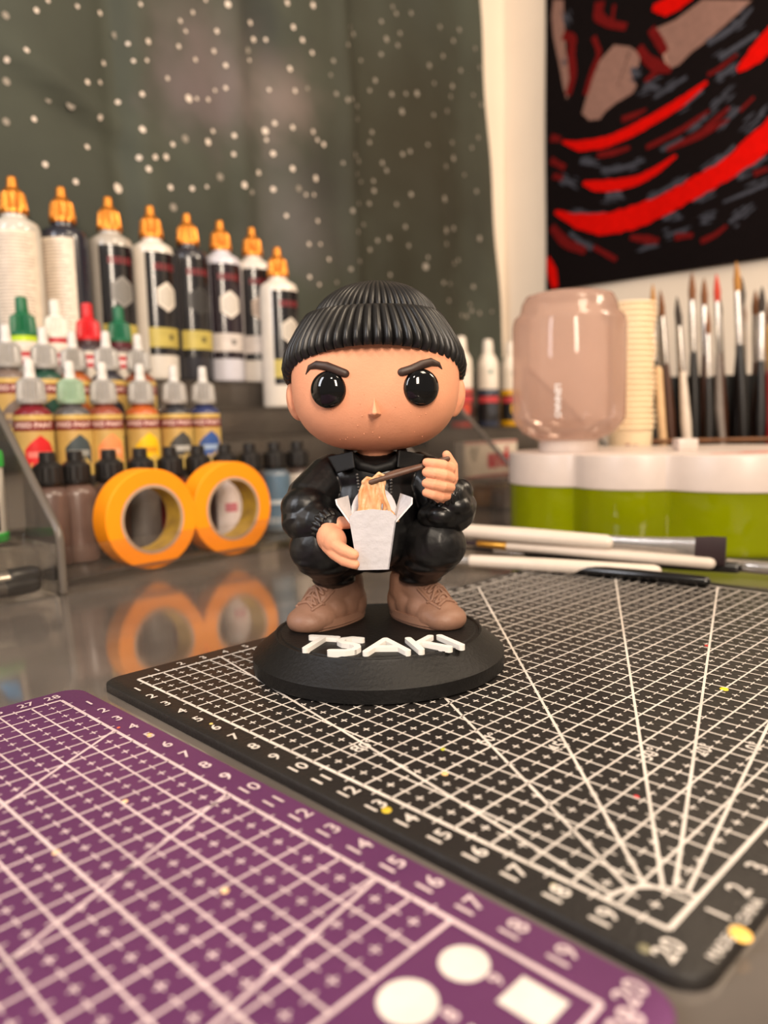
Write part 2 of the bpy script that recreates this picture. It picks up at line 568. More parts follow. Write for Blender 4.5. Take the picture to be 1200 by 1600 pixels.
# raised rounded letters T S A K I
def stroke(paths):
    mb = MB()
    for p in paths:
        pts = [(x, y, 1.72) for x, y in p]
        r = 0.122
        # flat-topped bars: rounded outline, extruded
        for (x0, y0, _), (x1, y1, _) in zip(pts[:-1], pts[1:]):
            kk = .0022 * (len(mb.f) // 20)
            a = atan2(y1 - y0, x1 - x0)
            ol = [(x1 + r * cos(a - pi / 2 + pi * i / 8), y1 + r * sin(a - pi / 2 + pi * i / 8)) for i in range(9)]
            ol += [(x0 + r * cos(a + pi / 2 + pi * i / 8), y0 + r * sin(a + pi / 2 + pi * i / 8)) for i in range(9)]
            mb.prism(ol, HZ - 0.02 - kk, HZ + 0.16 + kk)
    return mb
LT = {
    'T': [[(-2.74, 26.42), (-1.80, 26.16)], [(-2.28, 26.30), (-2.82, 24.92)]],
    'S': [[(-0.92, 25.93), (-1.25, 26.06), (-1.55, 25.95), (-1.66, 25.66), (-1.52, 25.42), (-1.25, 25.28), (-1.06, 25.1), (-1.02, 24.82), (-1.15, 24.56), (-1.45, 24.46), (-1.93, 24.52)]],
    'A': [[(-0.72, 24.38), (-0.06, 25.80), (0.68, 24.36)], [(-0.42, 24.88), (0.38, 24.84)]],
    'K': [[(0.76, 25.80), (1.15, 24.46)], [(1.56, 26.02), (1.0, 25.12)], [(1.18, 25.36), (2.12, 24.66)]],
    'I': [[(1.90, 26.06), (2.56, 24.86)]]}
for k in 'TSAKI':
    build('letter', stroke([[(x, y + .5) for x, y in p] for p in LT[k]]), m_letter, base, BC, 35, label='raised white letter ' + k)

# ---- head
HC, HA, HB, HCZ, NH = (-0.21, 29.0, 10.95), 3.14, 2.65, 2.6, 2.5
def head_y(x, z):
    u = min(1, abs((x - HC[0]) / HA) ** NH + abs((z - HC[2]) / HCZ) ** NH)
    return HC[1] - HB * (1 - u) ** (1 / NH)
def sgnp(v, p): return math.copysign(abs(v) ** p, v)
hv, hf = [], []
nu, nv = 96, 56
for j in range(1, nv):
    th = pi * j / nv - pi / 2
    for i in range(nu):
        ph = 2 * pi * i / nu
        c = sgnp(cos(th), 2 / NH)
        hv.append((HC[0] + HA * c * sgnp(cos(ph), 2 / NH), HC[1] + HB * c * sgnp(sin(ph), 2 / NH), HC[2] + HCZ * sgnp(sin(th), 2 / NH)))
for j in range(nv - 2):
    for i in range(nu):
        hf.append((j * nu + i, j * nu + (i + 1) % nu, (j + 1) * nu + (i + 1) % nu, (j + 1) * nu + i))
hf.append(tuple(range(nu - 1, -1, -1))); hf.append(tuple((nv - 2) * nu + i for i in range(nu)))
hm = MB().add(hv, hf)
hm.tube([(-.27, 29.1, 7.5), (-.27, 29.05, 8.7)], [.62, .75], 20)        # neck
random.seed(4)
head = build('head', hm, m_skin, fig, BC, 60)
fl = MB()
for i in range(26):                                                    # tiny print pimples on the cheeks
    x = random.uniform(-1.9, 1.9); z = random.uniform(8.75, 10.4)
    if abs(x) < .3 and z > 9.4: continue
    y = head_y(x, z)
    r = random.uniform(.016, .03)
    fl.ell((x, y, z), (r, r, r), 6, 4)
build('print_pimples', fl, m_skin, head, BC, kind='stuff')
for sx, cx in ((-1, -1.83), (1, 1.39)):
    cz = 10.6
    y = head_y(cx, cz)
    nx = (cx - HC[0]) / HA * .55
    R = Matrix.Rotation(nx, 3, 'Z')
    e = MB().ell((cx, y + .04, cz), (.65, .36, .65), 40, 24, rot=R)
    build('eye', e, m_eye, head, BC, 80)
    # ear
    ea = MB()
    ex = HC[0] + sx * 3.0
    ea.ell((ex, 29.2, 10.35), (.42, .34, .80), 24, 16, rot=Matrix.Rotation(sx * .12, 3, 'Y'))
    ea.ell((ex + sx * .16, 28.98, 10.4), (.2, .14, .52), 16, 12, rot=Matrix.Rotation(sx * .12, 3, 'Y'))
    build('ear', blob(ea, .05, 3), m_skin, head, BC, 80)
brow_l = [(-2.62, 11.18), (-2.48, 11.40), (-2.22, 11.47), (-1.86, 11.40), (-1.50, 11.24), (-1.22, 11.13)]
brow_r = [(2.14, 11.25), (2.02, 11.40), (1.75, 11.47), (1.42, 11.38), (1.06, 11.22), (.72, 11.13)]
for bl in (brow_l, brow_r):
    pts = [(x, head_y(x, z) + .03, z) for x, z in bl]
    build('eyebrow', MB().tube(pts, [.035, .10, .155, .165, .165, .155], 12), m_brow, head, BC, 80)
ns = MB()
yb = head_y(-.24, 9.95)
ns.add([(-.24, yb + .05, 10.40), (-.49, yb + .05, 9.70), (.01, yb + .05, 9.70), (-.24, yb + .05, 9.56), (-.32, yb - .38, 9.74), (-.17, yb - .38, 9.74), (-.24, yb - .08, 10.28), (-.245, yb - .3, 9.64)],
       [(0, 1, 4, 6), (0, 6, 5, 2), (6, 4, 5), (1, 3, 7, 4), (3, 2, 5, 7), (4, 7, 5), (0, 2, 3, 1)])
build('nose', blob(ns, .03, 3), m_skin, head, BC, 80)

# ---- beanie: ribbed crown and turned-up ribbed cuff
NR = 58
def ribbed(rows, n):
    """rows of (rx, ry, z(phi), cx, cy, rib depth)"""
    vs, fs = [], []
    for (rx, ry, zf, cx, cy, dep) in rows:
        for i in range(n):
            ph = 2 * pi * i / n
            k = 1 - dep * (1 - abs(sin(ph * NR / 2)) ** .7)
            vs.append((cx + rx * k * sin(ph), cy - ry * k * cos(ph), zf(ph)))
    for j in range(len(rows) - 1):
        for i in range(n):
            fs.append((j * n + i, j * n + (i + 1) % n, (j + 1) * n + (i + 1) % n, (j + 1) * n + i))
    return vs, fs
NN = NR * 8
zb = lambda ph: 12.12 - 1.05 * (1 - cos(ph)) + 0.0 * ph
zt = lambda ph: 13.54 - 0.05 * (1 - cos(ph))
rows = []
prof = [(0.10, .84, 0), (-.02, .90, .02), (-.045, .955, .05), (.02, .995, .065), (.14, 1.01, .07), (.32, .985, .07), (.52, .925, .07), (.72, .85, .07), (.87, .785, .07), (.97, .735, .06), (1.0, .70, .04), (.97, .67, .01), (.85, .64, 0)]
for k, r, dep in prof:
    rows.append((3.46 * r, 3.02 * r + .06, (lambda ph, k=k: zb(ph) + (zt(ph) - zb(ph)) * k), -.24, 29.05, dep))
bean = MB()
rows2 = []
for i in range(15):
    a = i / 14.0
    r = 2.42 * cos(a * pi / 2) ** .88 if a < 1 else 0.03
    z = 13.12 + 1.52 * sin(a * pi / 2) ** 1.15
    rows2.append((max(r, .04), max(r * .9, .04), (lambda ph, z=z: z), -.16 + .06 * a, 29.05, .075 * (1 - .5 * a)))
v2, f2 = ribbed(rows2, NN)
f2.append(tuple((len(rows2) - 1) * NN + i for i in range(NN)))
beanie = build('beanie', bean.add(v2, f2), m_beanie, fig, BC, 50)
v1, f1 = ribbed(rows, NN)
build('cuff', MB().add(v1, f1), m_beanie, beanie, BC, 50)

# ---- jacket: torso and puffy sleeves as one skin
jk = MB()
jk.ell((-.27, 29.3, 6.2), (2.05, 1.6, 2.2))
jk.ell((-.27, 29.2, 7.4), (2.0, 1.35, 1.0))
jk.ell((-.27, 28.4, 5.4), (1.5, 1.1, 1.5))
# viewer's left arm
jk.tube([(-2.0, 29.2, 7.35), (-2.75, 28.5, 6.55), (-2.95, 27.95, 5.95)], [.95, 1.0, .92], 18)
jk.ell((-2.88, 28.05, 6.35), (.98, .95, .82)); jk.ell((-2.72, 27.75, 5.72), (.86, .9, .74))
jk.tube([(-2.9, 27.9, 5.95), (-2.35, 27.35, 5.85), (-2.02, 27.12, 5.78)], [.85, .74, .60], 18)
for q, r, w in (((-2.5, 27.5, 6.35), .5, .36), ((-2.72, 27.32, 5.85), .44, .46), ((-2.62, 27.3, 5.38), .44, .4)): jk.ell(q, (r, r, w), 18, 12)
# viewer's right arm
jk.tube([(1.45, 29.2, 7.4), (2.1, 28.6, 6.7), (2.45, 28.0, 6.1)], [.9, .95, .9], 18)
jk.ell((2.42, 27.85, 6.15), (.95, .95, .78)); jk.ell((2.1, 27.6, 5.95), (.9, .8, .6))
jk.tube([(2.5, 28.0, 6.1), (2.45, 27.75, 6.5), (2.35, 27.5, 6.75)], [.8, .76, .66], 18)
for q, r, w in (((2.78, 27.62, 6.85), .52, .5), ((2.62, 27.3, 6.38), .62, .42), ((2.05, 27.22, 6.05), .6, .42)): jk.ell(q, (r, r, w), 18, 12)
jk.tube([(2.5, 27.75, 6.25), (2.4, 27.5, 6.6)], [.95, .8], 18)
jacket = build('jacket', blob(jk, .055, 3), m_jacket, fig, BC, 80)
# collar, open front edges, zip, gathered cuffs
cl = MB()
for sg, cx in ((-1, -1.48), (1, .98)):
    o_ = [(-.43, 27.85, 8.42), (.57, 28.42, 8.2), (.2, 28.02, 7.58), (-.5, 27.6, 7.78)]
    cl.sheet([(cx + sg * a_, b_, c_) for a_, b_, c_ in o_], (sg * .4, -1, .1), .12)
cl.tube([(-1.3, 28.9, 8.3), (-1.2, 28.3, 8.15), (-.8, 28.05, 7.85), (-.27, 27.98, 7.7), (.3, 28.05, 7.85), (.7, 28.3, 8.15), (.75, 28.9, 8.3)], .22, 12)
build('collar', blob(cl, .04, 8), M('collar_paint', (11, 11, 12), .55, spec=.25, bump=.1, bscale=300), jacket, BC, 80)
for x0, x1 in ((-.95, -.86), (.30, .26)):
    z = MB()
    for i in range(9):
        k = i / 8
        z.ell((x0 + (x1 - x0) * k, 27.66 - .3 * k, 7.55 - .9 * k), (.06, .06, .055), 8, 6)
    build('zip', z, m_zip, jacket, BC)
def gathers(c, n, r, m, name):
    n = Vector(n).normalized()
    a = n.orthogonal().normalized(); b = n.cross(a)
    mb = MB()
    for i in range(18):
        an = 2 * pi * i / 18
        d = a * cos(an) + b * sin(an)
        p = Vector(c) + d * r
        mb.tube([p - n * .16 + d * .05, p, p + n * .15 - d * .03], [.08, .1, .07], 8)
    build(name, blob(mb, .04, 1), m, jacket, BC, 80)
gathers((-2.02, 27.05, 5.74), (.62, -.72, -.3), .56, m_jacket, 'sleeve_cuff')
gathers((2.25, 27.28, 6.88), (-.12, -.38, .9), .60, m_jacket, 'sleeve_cuff')

# ---- trousers
tr = MB()
tr.ell((-.3, 29.6, 4.6), (1.7, 1.2, 1.1))
for sx, kx, hx, ax in ((-1, -2.42, -1.3, -2.02), (1, 1.9, .8, 1.36)):
    tr.tube([(hx, 29.6, 4.5), (kx, 27.75, 4.95)], [1.1, 1.05], 18)
    tr.ell((kx, 27.75, 4.85), (1.14, 1.0, 1.0))
    tr.tube([(kx, 27.9, 4.7), (ax - sx * .0, 29.15, 3.75)], [1.0, .82], 18)
    tr.ell(((kx + ax) / 2 + sx * .08, 28.05, 4.12), (1.0, .9, .42))
    tr.ell((ax + sx * .1, 28.9, 3.72), (.92, .86, .30))
    tr.ell((ax, 29.1, 3.36), (.86, .80, .26))
    tr.ell((kx + sx * .35, 27.35, 4.4), (.5, .45, .22))
build('trousers', blob(tr, .055, 3), m_trouser, fig, BC, 80)

# ---- shoes
def shoe(hx, hy, tx, ty, nm):
    d = Vector((tx - hx, ty - hy)); Ln = d.length; d.normalize(); p = Vector((-d.y, d.x))
    def at(a, b, z): q = Vector((hx, hy)) + d * a + p * b; return (q.x, q.y, z)
    def ol(w, ex):
        o = []
        for i in range(40):
            an = 2 * pi * i / 40
            a = Ln / 2 + (Ln / 2 + .55 + ex) * cos(an)
            k = .78 + .22 * (a / Ln)
            b = (w + ex) * math.copysign(abs(sin(an)) ** .8, sin(an)) * k
            o.append(at(a, b, 0)[:2])
        return o
    up = MB()
    up.ell(at(Ln - .35, 0, 2.0), (.92, .92, .68)); up.ell(at(Ln - .02, 0, 1.92), (.88, .88, .56))
    up.ell(at(Ln * .55, 0, 2.2), (.84, .84, .72)); up.ell(at(Ln * .25, 0, 2.35), (.8, .8, .85)); up.ell(at(0.05, 0, 2.3), (.72, .72, .9))
    up.tube([at(.25, 0, 2.6), at(.35, 0, 3.25)], [.78, .80], 18)
    up.tube([at(Ln * .75, 0, 2.45), at(.55, 0, 3.0)], [.62, .74], 16)
    up.prism(ol(.80, 0), 1.66, 2.05)
    b = blob(up, .05, 14)
    b.v = [(x, y, max(z, 1.62)) for x, y, z in b.v]
    sh_ = build('shoe', b, m_shoe, fig, BC, 80)
    build('sole', MB().prism(ol(.86, .05), HZ + .0, HZ + .12).prism(ol(.90, .09), HZ + .12, HZ + .40), m_shoe, sh_, BC, 30)
    from mathutils.bvhtree import BVHTree
    bt_ = BVHTree.FromPolygons([Vector(q) for q in b.v], b.f)
    def on(a, c, up_=.03):
        x, y, _ = at(a, c, 0)
        hit = bt_.ray_cast(Vector((x, y, 9)), Vector((0, 0, -1)))[0]
        return (x, y, (hit.z if hit else 2.4) + up_)
    la = MB()
    for i in range(4):
        a = Ln * 1.04 - i * .19
        la.tube([on(a + .04, -.40), on(a, -.15), on(a - .06, .15), on(a - .12, .40)], .07, 8)
        la.tube([on(a - .12, -.40), on(a - .06, -.15), on(a, .15), on(a + .04, .40)], .06, 8)
    for sg in (-1, 1):
        a = Ln * .82
        la.tube([on(a, 0, .05), on(a + .12, sg * .2, .14), on(a + .22, sg * .48, .10), on(a + .08, sg * .56, .03)], .06, 8)
        la.tube([on(a, 0, .05), on(a + .3, sg * .12, .08), on(a + .48, sg * .3, .02)], .045, 8)
    for sg in (-1, 1):
        la.tube([on(Ln * 1.08, sg * .46, .0), on(Ln * .9, sg * .5, .0), on(Ln * .62, sg * .54, .0)], .07, 8)
    build('laces', la, m_shoe, sh_, BC, 80)
shoe(-1.45, 30.05, -3.0, 28.5, 'l')
shoe(.72, 30.0, 2.22, 28.35, 'r')

# ---- hands
hl = MB()
hl.ell((-1.98, 26.75, 5.42), (.46, .55, .56)); hl.ell((-1.78, 26.5, 5.3), (.44, .5, .5))
hl.tube([(-2.02, 27.2, 5.76), (-1.95, 26.85, 5.6)], [.5, .46], 14)
hl.tube([(-2.0, 26.5, 5.42), (-1.74, 26.22, 5.22), (-1.40, 25.98, 5.02), (-1.08, 25.84, 4.90)], [.25, .25, .23, .19], 12)
hl.tube([(-2.05, 26.55, 5.12), (-1.78, 26.28, 4.90), (-1.42, 26.02, 4.68), (-1.06, 25.88, 4.56)], [.24, .24, .22, .18], 12)
hl.tube([(-1.95, 26.9, 5.0), (-1.65, 26.7, 4.72), (-1.25, 26.5, 4.5), (-.95, 26.4, 4.42)], [.23, .22, .2, .17], 12)
hl.tube([(-1.85, 27.1, 4.98), (-1.55, 27.0, 4.66), (-1.2, 26.9, 4.5), (-.95, 26.85, 4.45)], [.21, .2, .18, .15], 12)
hl.tube([(-1.85, 26.95, 5.78), (-1.5, 26.85, 5.90), (-1.18, 26.78, 5.88)], [.27, .24, .2], 12)
build('hand', blob(hl, .035, 3), m_skin, fig, BC, 80)
hr = MB()
hr.ell((2.22, 27.05, 7.2), (.36, .36, .62)); hr.ell((2.1, 26.95, 6.9), (.42, .4, .45))
hr.tube([(2.2, 27.25, 6.75), (2.2, 27.1, 7.0)], [.5, .44], 14)
for p, r in (([(2.38, 26.85, 7.72), (2.1, 26.5, 7.88), (1.78, 26.4, 7.95), (1.54, 26.48, 8.0)], .195),
             ([(2.38, 26.75, 7.40), (2.1, 26.4, 7.54), (1.78, 26.32, 7.62), (1.52, 26.42, 7.66)], .20),
             ([(2.36, 26.75, 7.08), (2.08, 26.4, 7.16), (1.76, 26.32, 7.24), (1.50, 26.42, 7.28)], .195),
             ([(2.26, 26.8, 6.78), (2.0, 26.5, 6.80), (1.74, 26.4, 6.88), (1.50, 26.46, 6.94)], .185)):
    hr.tube(p, [r * 1.05, r * 1.08, r, r * .85], 12)
hr.tube([(2.42, 27.1, 7.35), (2.45, 27.1, 7.85), (2.28, 27.0, 8.22)], [.28, .24, .17], 12)
build('hand', blob(hr, .032, 2), m_skin, fig, BC, 80)

# ---- noodle box with open flaps, noodles, chopsticks
xa, xb, xc, xd = -1.20, .42, -.96, .13      # top and bottom edges of the front wall
zt_, zb_ = 6.12, 4.32
yf, yf2 = 25.80, 26.02                      # front wall top / bottom
yk, yk2 = 27.15, 26.95
T = .05
bx = MB()
bx.sheet([(xc, yf2, zb_), (xd, yf2, zb_), (xb, yf, zt_), (xb - .02, yf - .01, zt_ + .1), (xb - .2, yf - .02, zt_ + .28), ((xa + xb) / 2, yf - .03, zt_ + .36), (xa + .2, yf - .02, zt_ + .3), (xa + .02, yf - .01, zt_ + .14), (xa, yf, zt_)], (0, 1, 0), T)
bx.sheet([(xc, yk2, zb_), (xd, yk2, zb_), (xb, yk, zt_), (xa, yk, zt_)], (0, -1, 0), T)
bx.sheet([(xc, yf2, zb_), (xc, yk2, zb_), (xa, yk, zt_), (xa, yf, zt_)], (1, 0, 0), T)
bx.sheet([(xd, yf2, zb_), (xd, yk2, zb_), (xb, yk, zt_), (xb, yf, zt_)], (-1, 0, 0), T)
bx.sheet([(xc, yf2, zb_), (xd, yf2, zb_), (xd, yk2, zb_), (xc, yk2, zb_)], (0, 0, 1), T)
build('takeout_box', bx, m_box, fig, BC, 30)
tb = COL.objects['takeout_box']
fl = MB().sheet([(xa, yf + .04, zt_ - .12), (xa, yk - .05, zt_ - .02), (xa - .10, yk - .25, zt_ + .72), (xa - .50, yf + .55, zt_ + .66), (xa - .46, yf + .40, zt_ + .50)], (.8, 0, .5), T)
build('flap', fl, m_box, tb, BC, 30)
fl = MB().sheet([(xb, yf + .04, zt_ - .12), (xb, yk - .05, zt_ - .02), (xb + .22, yk - .25, zt_ + .76), (xb + .60, yf + .55, zt_ + .66), (xb + .58, yf + .40, zt_ + .46)], (-.8, 0, .5), T)
build('flap', fl, m_box, tb, BC, 30)
arc = [(xa + .02, yk, zt_ - .05)] + [(-.36 + (xb - xa) / 2 * 1.02 * cos(pi - pi * i / 14), yk + .14 * sin(pi * i / 14), zt_ + .1 + .92 * sin(pi * i / 14)) for i in range(15)] + [(xb - .02, yk, zt_ - .05)]
build('flap', MB().sheet(arc, (0, -1, .15), T), m_box, tb, BC, 30)
random.seed(11)
nd = MB()
for i in range(46):
    x = random.uniform(xa + .2, xb - .2); y = random.uniform(yf + .3, yk - .2); z = zt_ + random.uniform(-.12, .14)
    a = random.uniform(0, pi); l = random.uniform(.15, .3)
    nd.tube([(x - l * cos(a), y - l * sin(a) * .5, z - .05), (x, y, z + random.uniform(.05, .14)), (x + l * cos(a), y + l * sin(a) * .5, z - .05)], .065, 6)
def strand(x0, y0, x1, y1, zt1, w, ph):
    pts = []
    for i in range(9):
        k = i / 8
        pts.append((x0 + (x1 - x0) * k + .05 * sin(k * 7 + ph), y0 + (y1 - y0) * k + .03 * cos(k * 6 + ph), zt_ + .02 + (zt1 - zt_) * k))
    nd.tube(pts, w, 8)
for i in range(6): strand(-.95 + .12 * i, 26.35 + .05 * (i % 2), -.68 + .055 * i, 26.46, 7.42 - .02 * abs(i - 3), .075, i * 1.3)
for i in range(5): strand(-.38 + .14 * i, 26.4 + .05 * (i % 2), -.26 + .055 * i, 26.5, 7.5 - .03 * abs(i - 2), .07, i * 1.7)
nd.tube([(-.70, 26.45, 7.36), (-.56, 26.42, 7.50), (-.40, 26.48, 7.44)], .085, 8)
nd.tube([(-.30, 26.5, 7.50), (-.14, 26.46, 7.66), (.02, 26.5, 7.56), (.03, 26.52, 7.3)], .08, 8)
build('noodles', blob(nd, .028, 1), m_noodle, tb, BC, 80)
for dz, dy, x0 in ((0, 0, -.44), (.05, .17, -.36)):
    st = MB().tube([(x0, 26.42 + dy, 7.36 + dz), (.5, 26.52 + dy, 7.62 + dz), (1.5, 26.66 + dy, 7.88), (2.30, 26.82 + dy, 8.10)], [.10, .105, .10, .095], 10)
    build('chopstick', st, m_stick, fig, BC, 80)

# ------------------------------------------------------------------ paint racks
m_acry = clear('smoky_acrylic', (232, 228, 224), (150, 140, 132), 0.34, 0.9, 0.06)
m_edge = clear('acrylic_edge', (222, 218, 212), (176, 166, 156), 0.5, 1.0, 0.1)
m_panel = clear('acrylic_panel', (238, 236, 233), (176, 168, 160), 0.16, 0.9, 0.06)
m_lip = clear('lip_acrylic', (253, 252, 251), (200, 192, 184), 0.015, 0.45, 0.05)
m_acry2 = clear('clear_acrylic', (250, 249, 247), (200, 192, 184), 0.035, 0.7, 0.05)
STEPS = [(0.2, 7.0, .6), (7.0, 10.3, 5.85), (10.3, 13.8, 8.5), (13.8, 17.5, 11.15), (17.5, 21.55, 13.8)]
def rack(label, s0, s1, tray_z, row_z):
    r = thing('step_rack', label, 'rack', rk(0, 0), RA)
    for i, (t0, t1, z) in enumerate(STEPS):
        if i == 0: z = row_z
        build('step', MB().box(s0 + .3, s1 - .3, t0, t1 - .02, z - .25, z, .06), m_acry, r)
        zb0 = (0 if i == 0 else (row_z if i == 1 else STEPS[i - 1][2]))
        if i: build('riser', MB().box(s0 + .3, s1 - .3, t0 + .02, t0 + .24, zb0 + .01, z - .26, .04), m_acry, r)
    build('front_lip', MB().box(s0 + .3, s1 - .3, -.05, .17, 0, 2.45, .05), m_lip, r)
    prof = [(-1.9, 0.0), (-1.9, 3.7), (5.6, 10.6), (12.0, 16.2), (21.6, 16.2), (21.6, 0.0)]
    for s in (s0, s1 - .3):
        mb = MB()
        n = len(prof)
        mb.prism(prof, s, s + .3, axis='x')
        sp = build('side_panel', mb, m_panel, r, sharp=20)
        build('polished_edge', MB().tube([(s + .15, a_, z_) for a_, z_ in ((-1.9, .2), (-1.9, 3.2), (-1.8, 3.62), (-1.5, 3.95), (5.6, 10.6), (12.0, 16.2))], .24, 10), m_edge, sp, sharp=60)
    return r
rack('smoky clear acrylic step rack behind the orange tape rolls', -1.8, 33.0, 0, .6)
rack('clear acrylic step rack holding white-capped bottles, right of the figurine', 46.0, 70.0, 0, 3.0)

m_silver = M('silver_grey_cap', (168, 164, 160), 0.36, metal=0.1, spec=0.6)
m_tip = M('pale_nozzle', (206, 202, 198), 0.35, spec=0.6)
m_gold = M('gold_cap', (196, 122, 40), 0.32, metal=0.7, spec=0.6, var=0.05)
m_cream = M('label_cream', (222, 208, 190), 0.5)

def facing(s, t, off=0.0):
    x, y, _ = rk(s, t)
    return atan2(-x, y) + off

def cap_small(root, mat, tip, z=5.4, r=0.95, hh=1.55, nr=(.38, .35, .31)):
    c = build('cap', MB().lathe([(r * .98, z), (r, z + .06), (r, z + .28), (r + .02, z + .3, .15), (r - .06, z + hh - .12, .15), (r - .14, z + hh), (r - .36, z + hh + .16), (r - .55, z + hh + .24), (0, z + hh + .24)], 44), mat, root, sharp=30)
    build('nozzle', MB().lathe([(.44, z + hh + .2), (nr[0], z + hh + .3), (nr[1], z + hh + .7), (nr[2], z + hh + 1.36), (nr[2] * .7, z + hh + 1.45), (0, z + hh + 1.45)], 20), tip, root, sharp=50)
    return c

def body_small(root, mat, hs=1.0, r=1.25):
    build('body', MB().lathe([(r * .86, 0), (r * .97, .08), (r, .3), (r, 4.55 * hs), (r * .95, 4.8 * hs), (r * .72, 5.1 * hs), (r * .56, 5.2 * hs), (r * .56, 5.5 * hs)], 40), mat, root, sharp=50)

def speed_bottle(label, s, t, z, body, swatch, swatch2, name_col, cap_tint=None, group='gold-labelled paint bottles with silver caps', off=.12, tilt=0):
    r = thing('paint_bottle', label, 'bottle', rk(s, t, z), facing(s, t, off), group)
    body_small(r, PM(body, .3, spec=.6))
    cap_small(r, PM(cap_tint, .4) if cap_tint else m_silver, m_tip)
    lb = MB(); wrap_rect(lb, 1.262, -2.1, 2.1, .35, 4.62, seg=24)
    lab = decal('label', lb, M('label_gold', (196, 160, 92), .45, c2=(214, 186, 104), vscale=40), r)
    d = MB(); wrap_rect(d, 1.27, -1.85, 2.0, 3.54, 4.26, seg=20); decal('label_band', d, PM((120, 26, 24), .45), lab)
    d = MB(); vs, fs = text2d('SPEED PAINT', .47, .022); d.add(wrap(vs, 1.277, -.05, 3.91), fs); decal('label_text', d, PM((240, 208, 200), .5), lab)
    d = MB(); wrap_poly(d, 1.27, [(-.95, 1.1), (.95, 1.1), (1.0, 2.2), (.75, 2.75), (.1, 3.25), (-.55, 2.75), (-.95, 2.3)], .18); decal('colour_swatch', d, PM(swatch, .45), lab)
    d = MB(); wrap_rect(d, 1.277, -.55, .95, 1.75, 2.15, seg=8); decal('swatch_text_bar', d, PM(swatch2, .5), lab)
    return r

row1 = [(1.7, 'dark red', (120, 28, 40), (214, 32, 36), (226, 120, 110)), (4.47, 'dark grey', (88, 86, 88), (66, 76, 80), (150, 150, 146)),
        (6.9, 'pale orange', (142, 70, 52), (240, 148, 92), (244, 172, 130)), (9.92, 'yellow', (184, 92, 40), (244, 196, 10), (220, 150, 20)),
        (12.82, 'black', (52, 52, 58), (70, 68, 66), (180, 176, 170)), (15.5, 'blue', (46, 54, 98), (52, 84, 150), (150, 170, 200))]
for i, (s, cn, bc, sw, sw2) in enumerate(row1):
    speed_bottle('small gold-labelled paint bottle with silver cap and %s label swatch' % cn, s, 8.6, 5.85, bc, sw, sw2, None,
                 (150, 176, 150) if i == 1 else None, off=.05 + .02 * i)
row2 = [(1.65, 'greyish brown', (120, 104, 96), 12), (4.25, 'dark green', (34, 72, 58), 12), (7.0, 'orange brown', (176, 96, 46), 13.2),
        (8.9, 'blackish', (52, 50, 58), 11.6), (11.83, 'rusty brown', (134, 74, 50), 12)]
for i, (s, cn, bc, t) in enumerate(row2):
    speed_bottle('silver-capped paint bottle with %s neck on the second step up' % cn, s, t, 8.5, bc, bc, (190, 160, 110), None, off=.1)
row3 = [(4.38, 'green cap and lime collar', (22, 104, 66), (186, 214, 30), (200, 190, 180)), (6.94, 'white cap and red collar', (226, 222, 212), (178, 44, 54), (216, 200, 186)),
        (9.54, 'bright red cap', (208, 30, 38), (66, 40, 44), (60, 50, 54)), (12.26, 'green cap and maroon collar', (24, 106, 72), (86, 22, 34), (70, 40, 44))]
for s, cn, cc, co, bc in row3:
    r = thing('paint_bottle', 'small paint bottle with %s behind the silver-capped bottles' % cn, 'bottle', rk(s, 15.6, 11.15), facing(s, 15.6, .1), 'bright-capped paint bottles')
    body_small(r, PM(bc, .35))
    cap_small(r, PM(cc, .4), PM(cc, .4), nr=(.46, .44, .42))
    build('collar', MB().lathe([(.72, 4.98), (.98, 5.0), (.98, 5.42), (.72, 5.44)], 32), PM(co, .4), r)
    lb = MB(); wrap_rect(lb, 1.262, -2.0, 2.0, .4, 4.5, seg=20); lab = decal('label', lb, PM((206, 196, 182), .5), r)
    d = MB(); wrap_rect(d, 1.27, -1.1, 1.6, 3.2, 4.2, seg=14); decal('label_band', d, PM((178, 36, 48), .45), lab)
    d = MB(); wrap_rect(d, 1.277, -.6, 1.1, 3.55, 3.85, seg=8); decal('label_text_bar', d, PM((230, 200, 196), .5), lab)

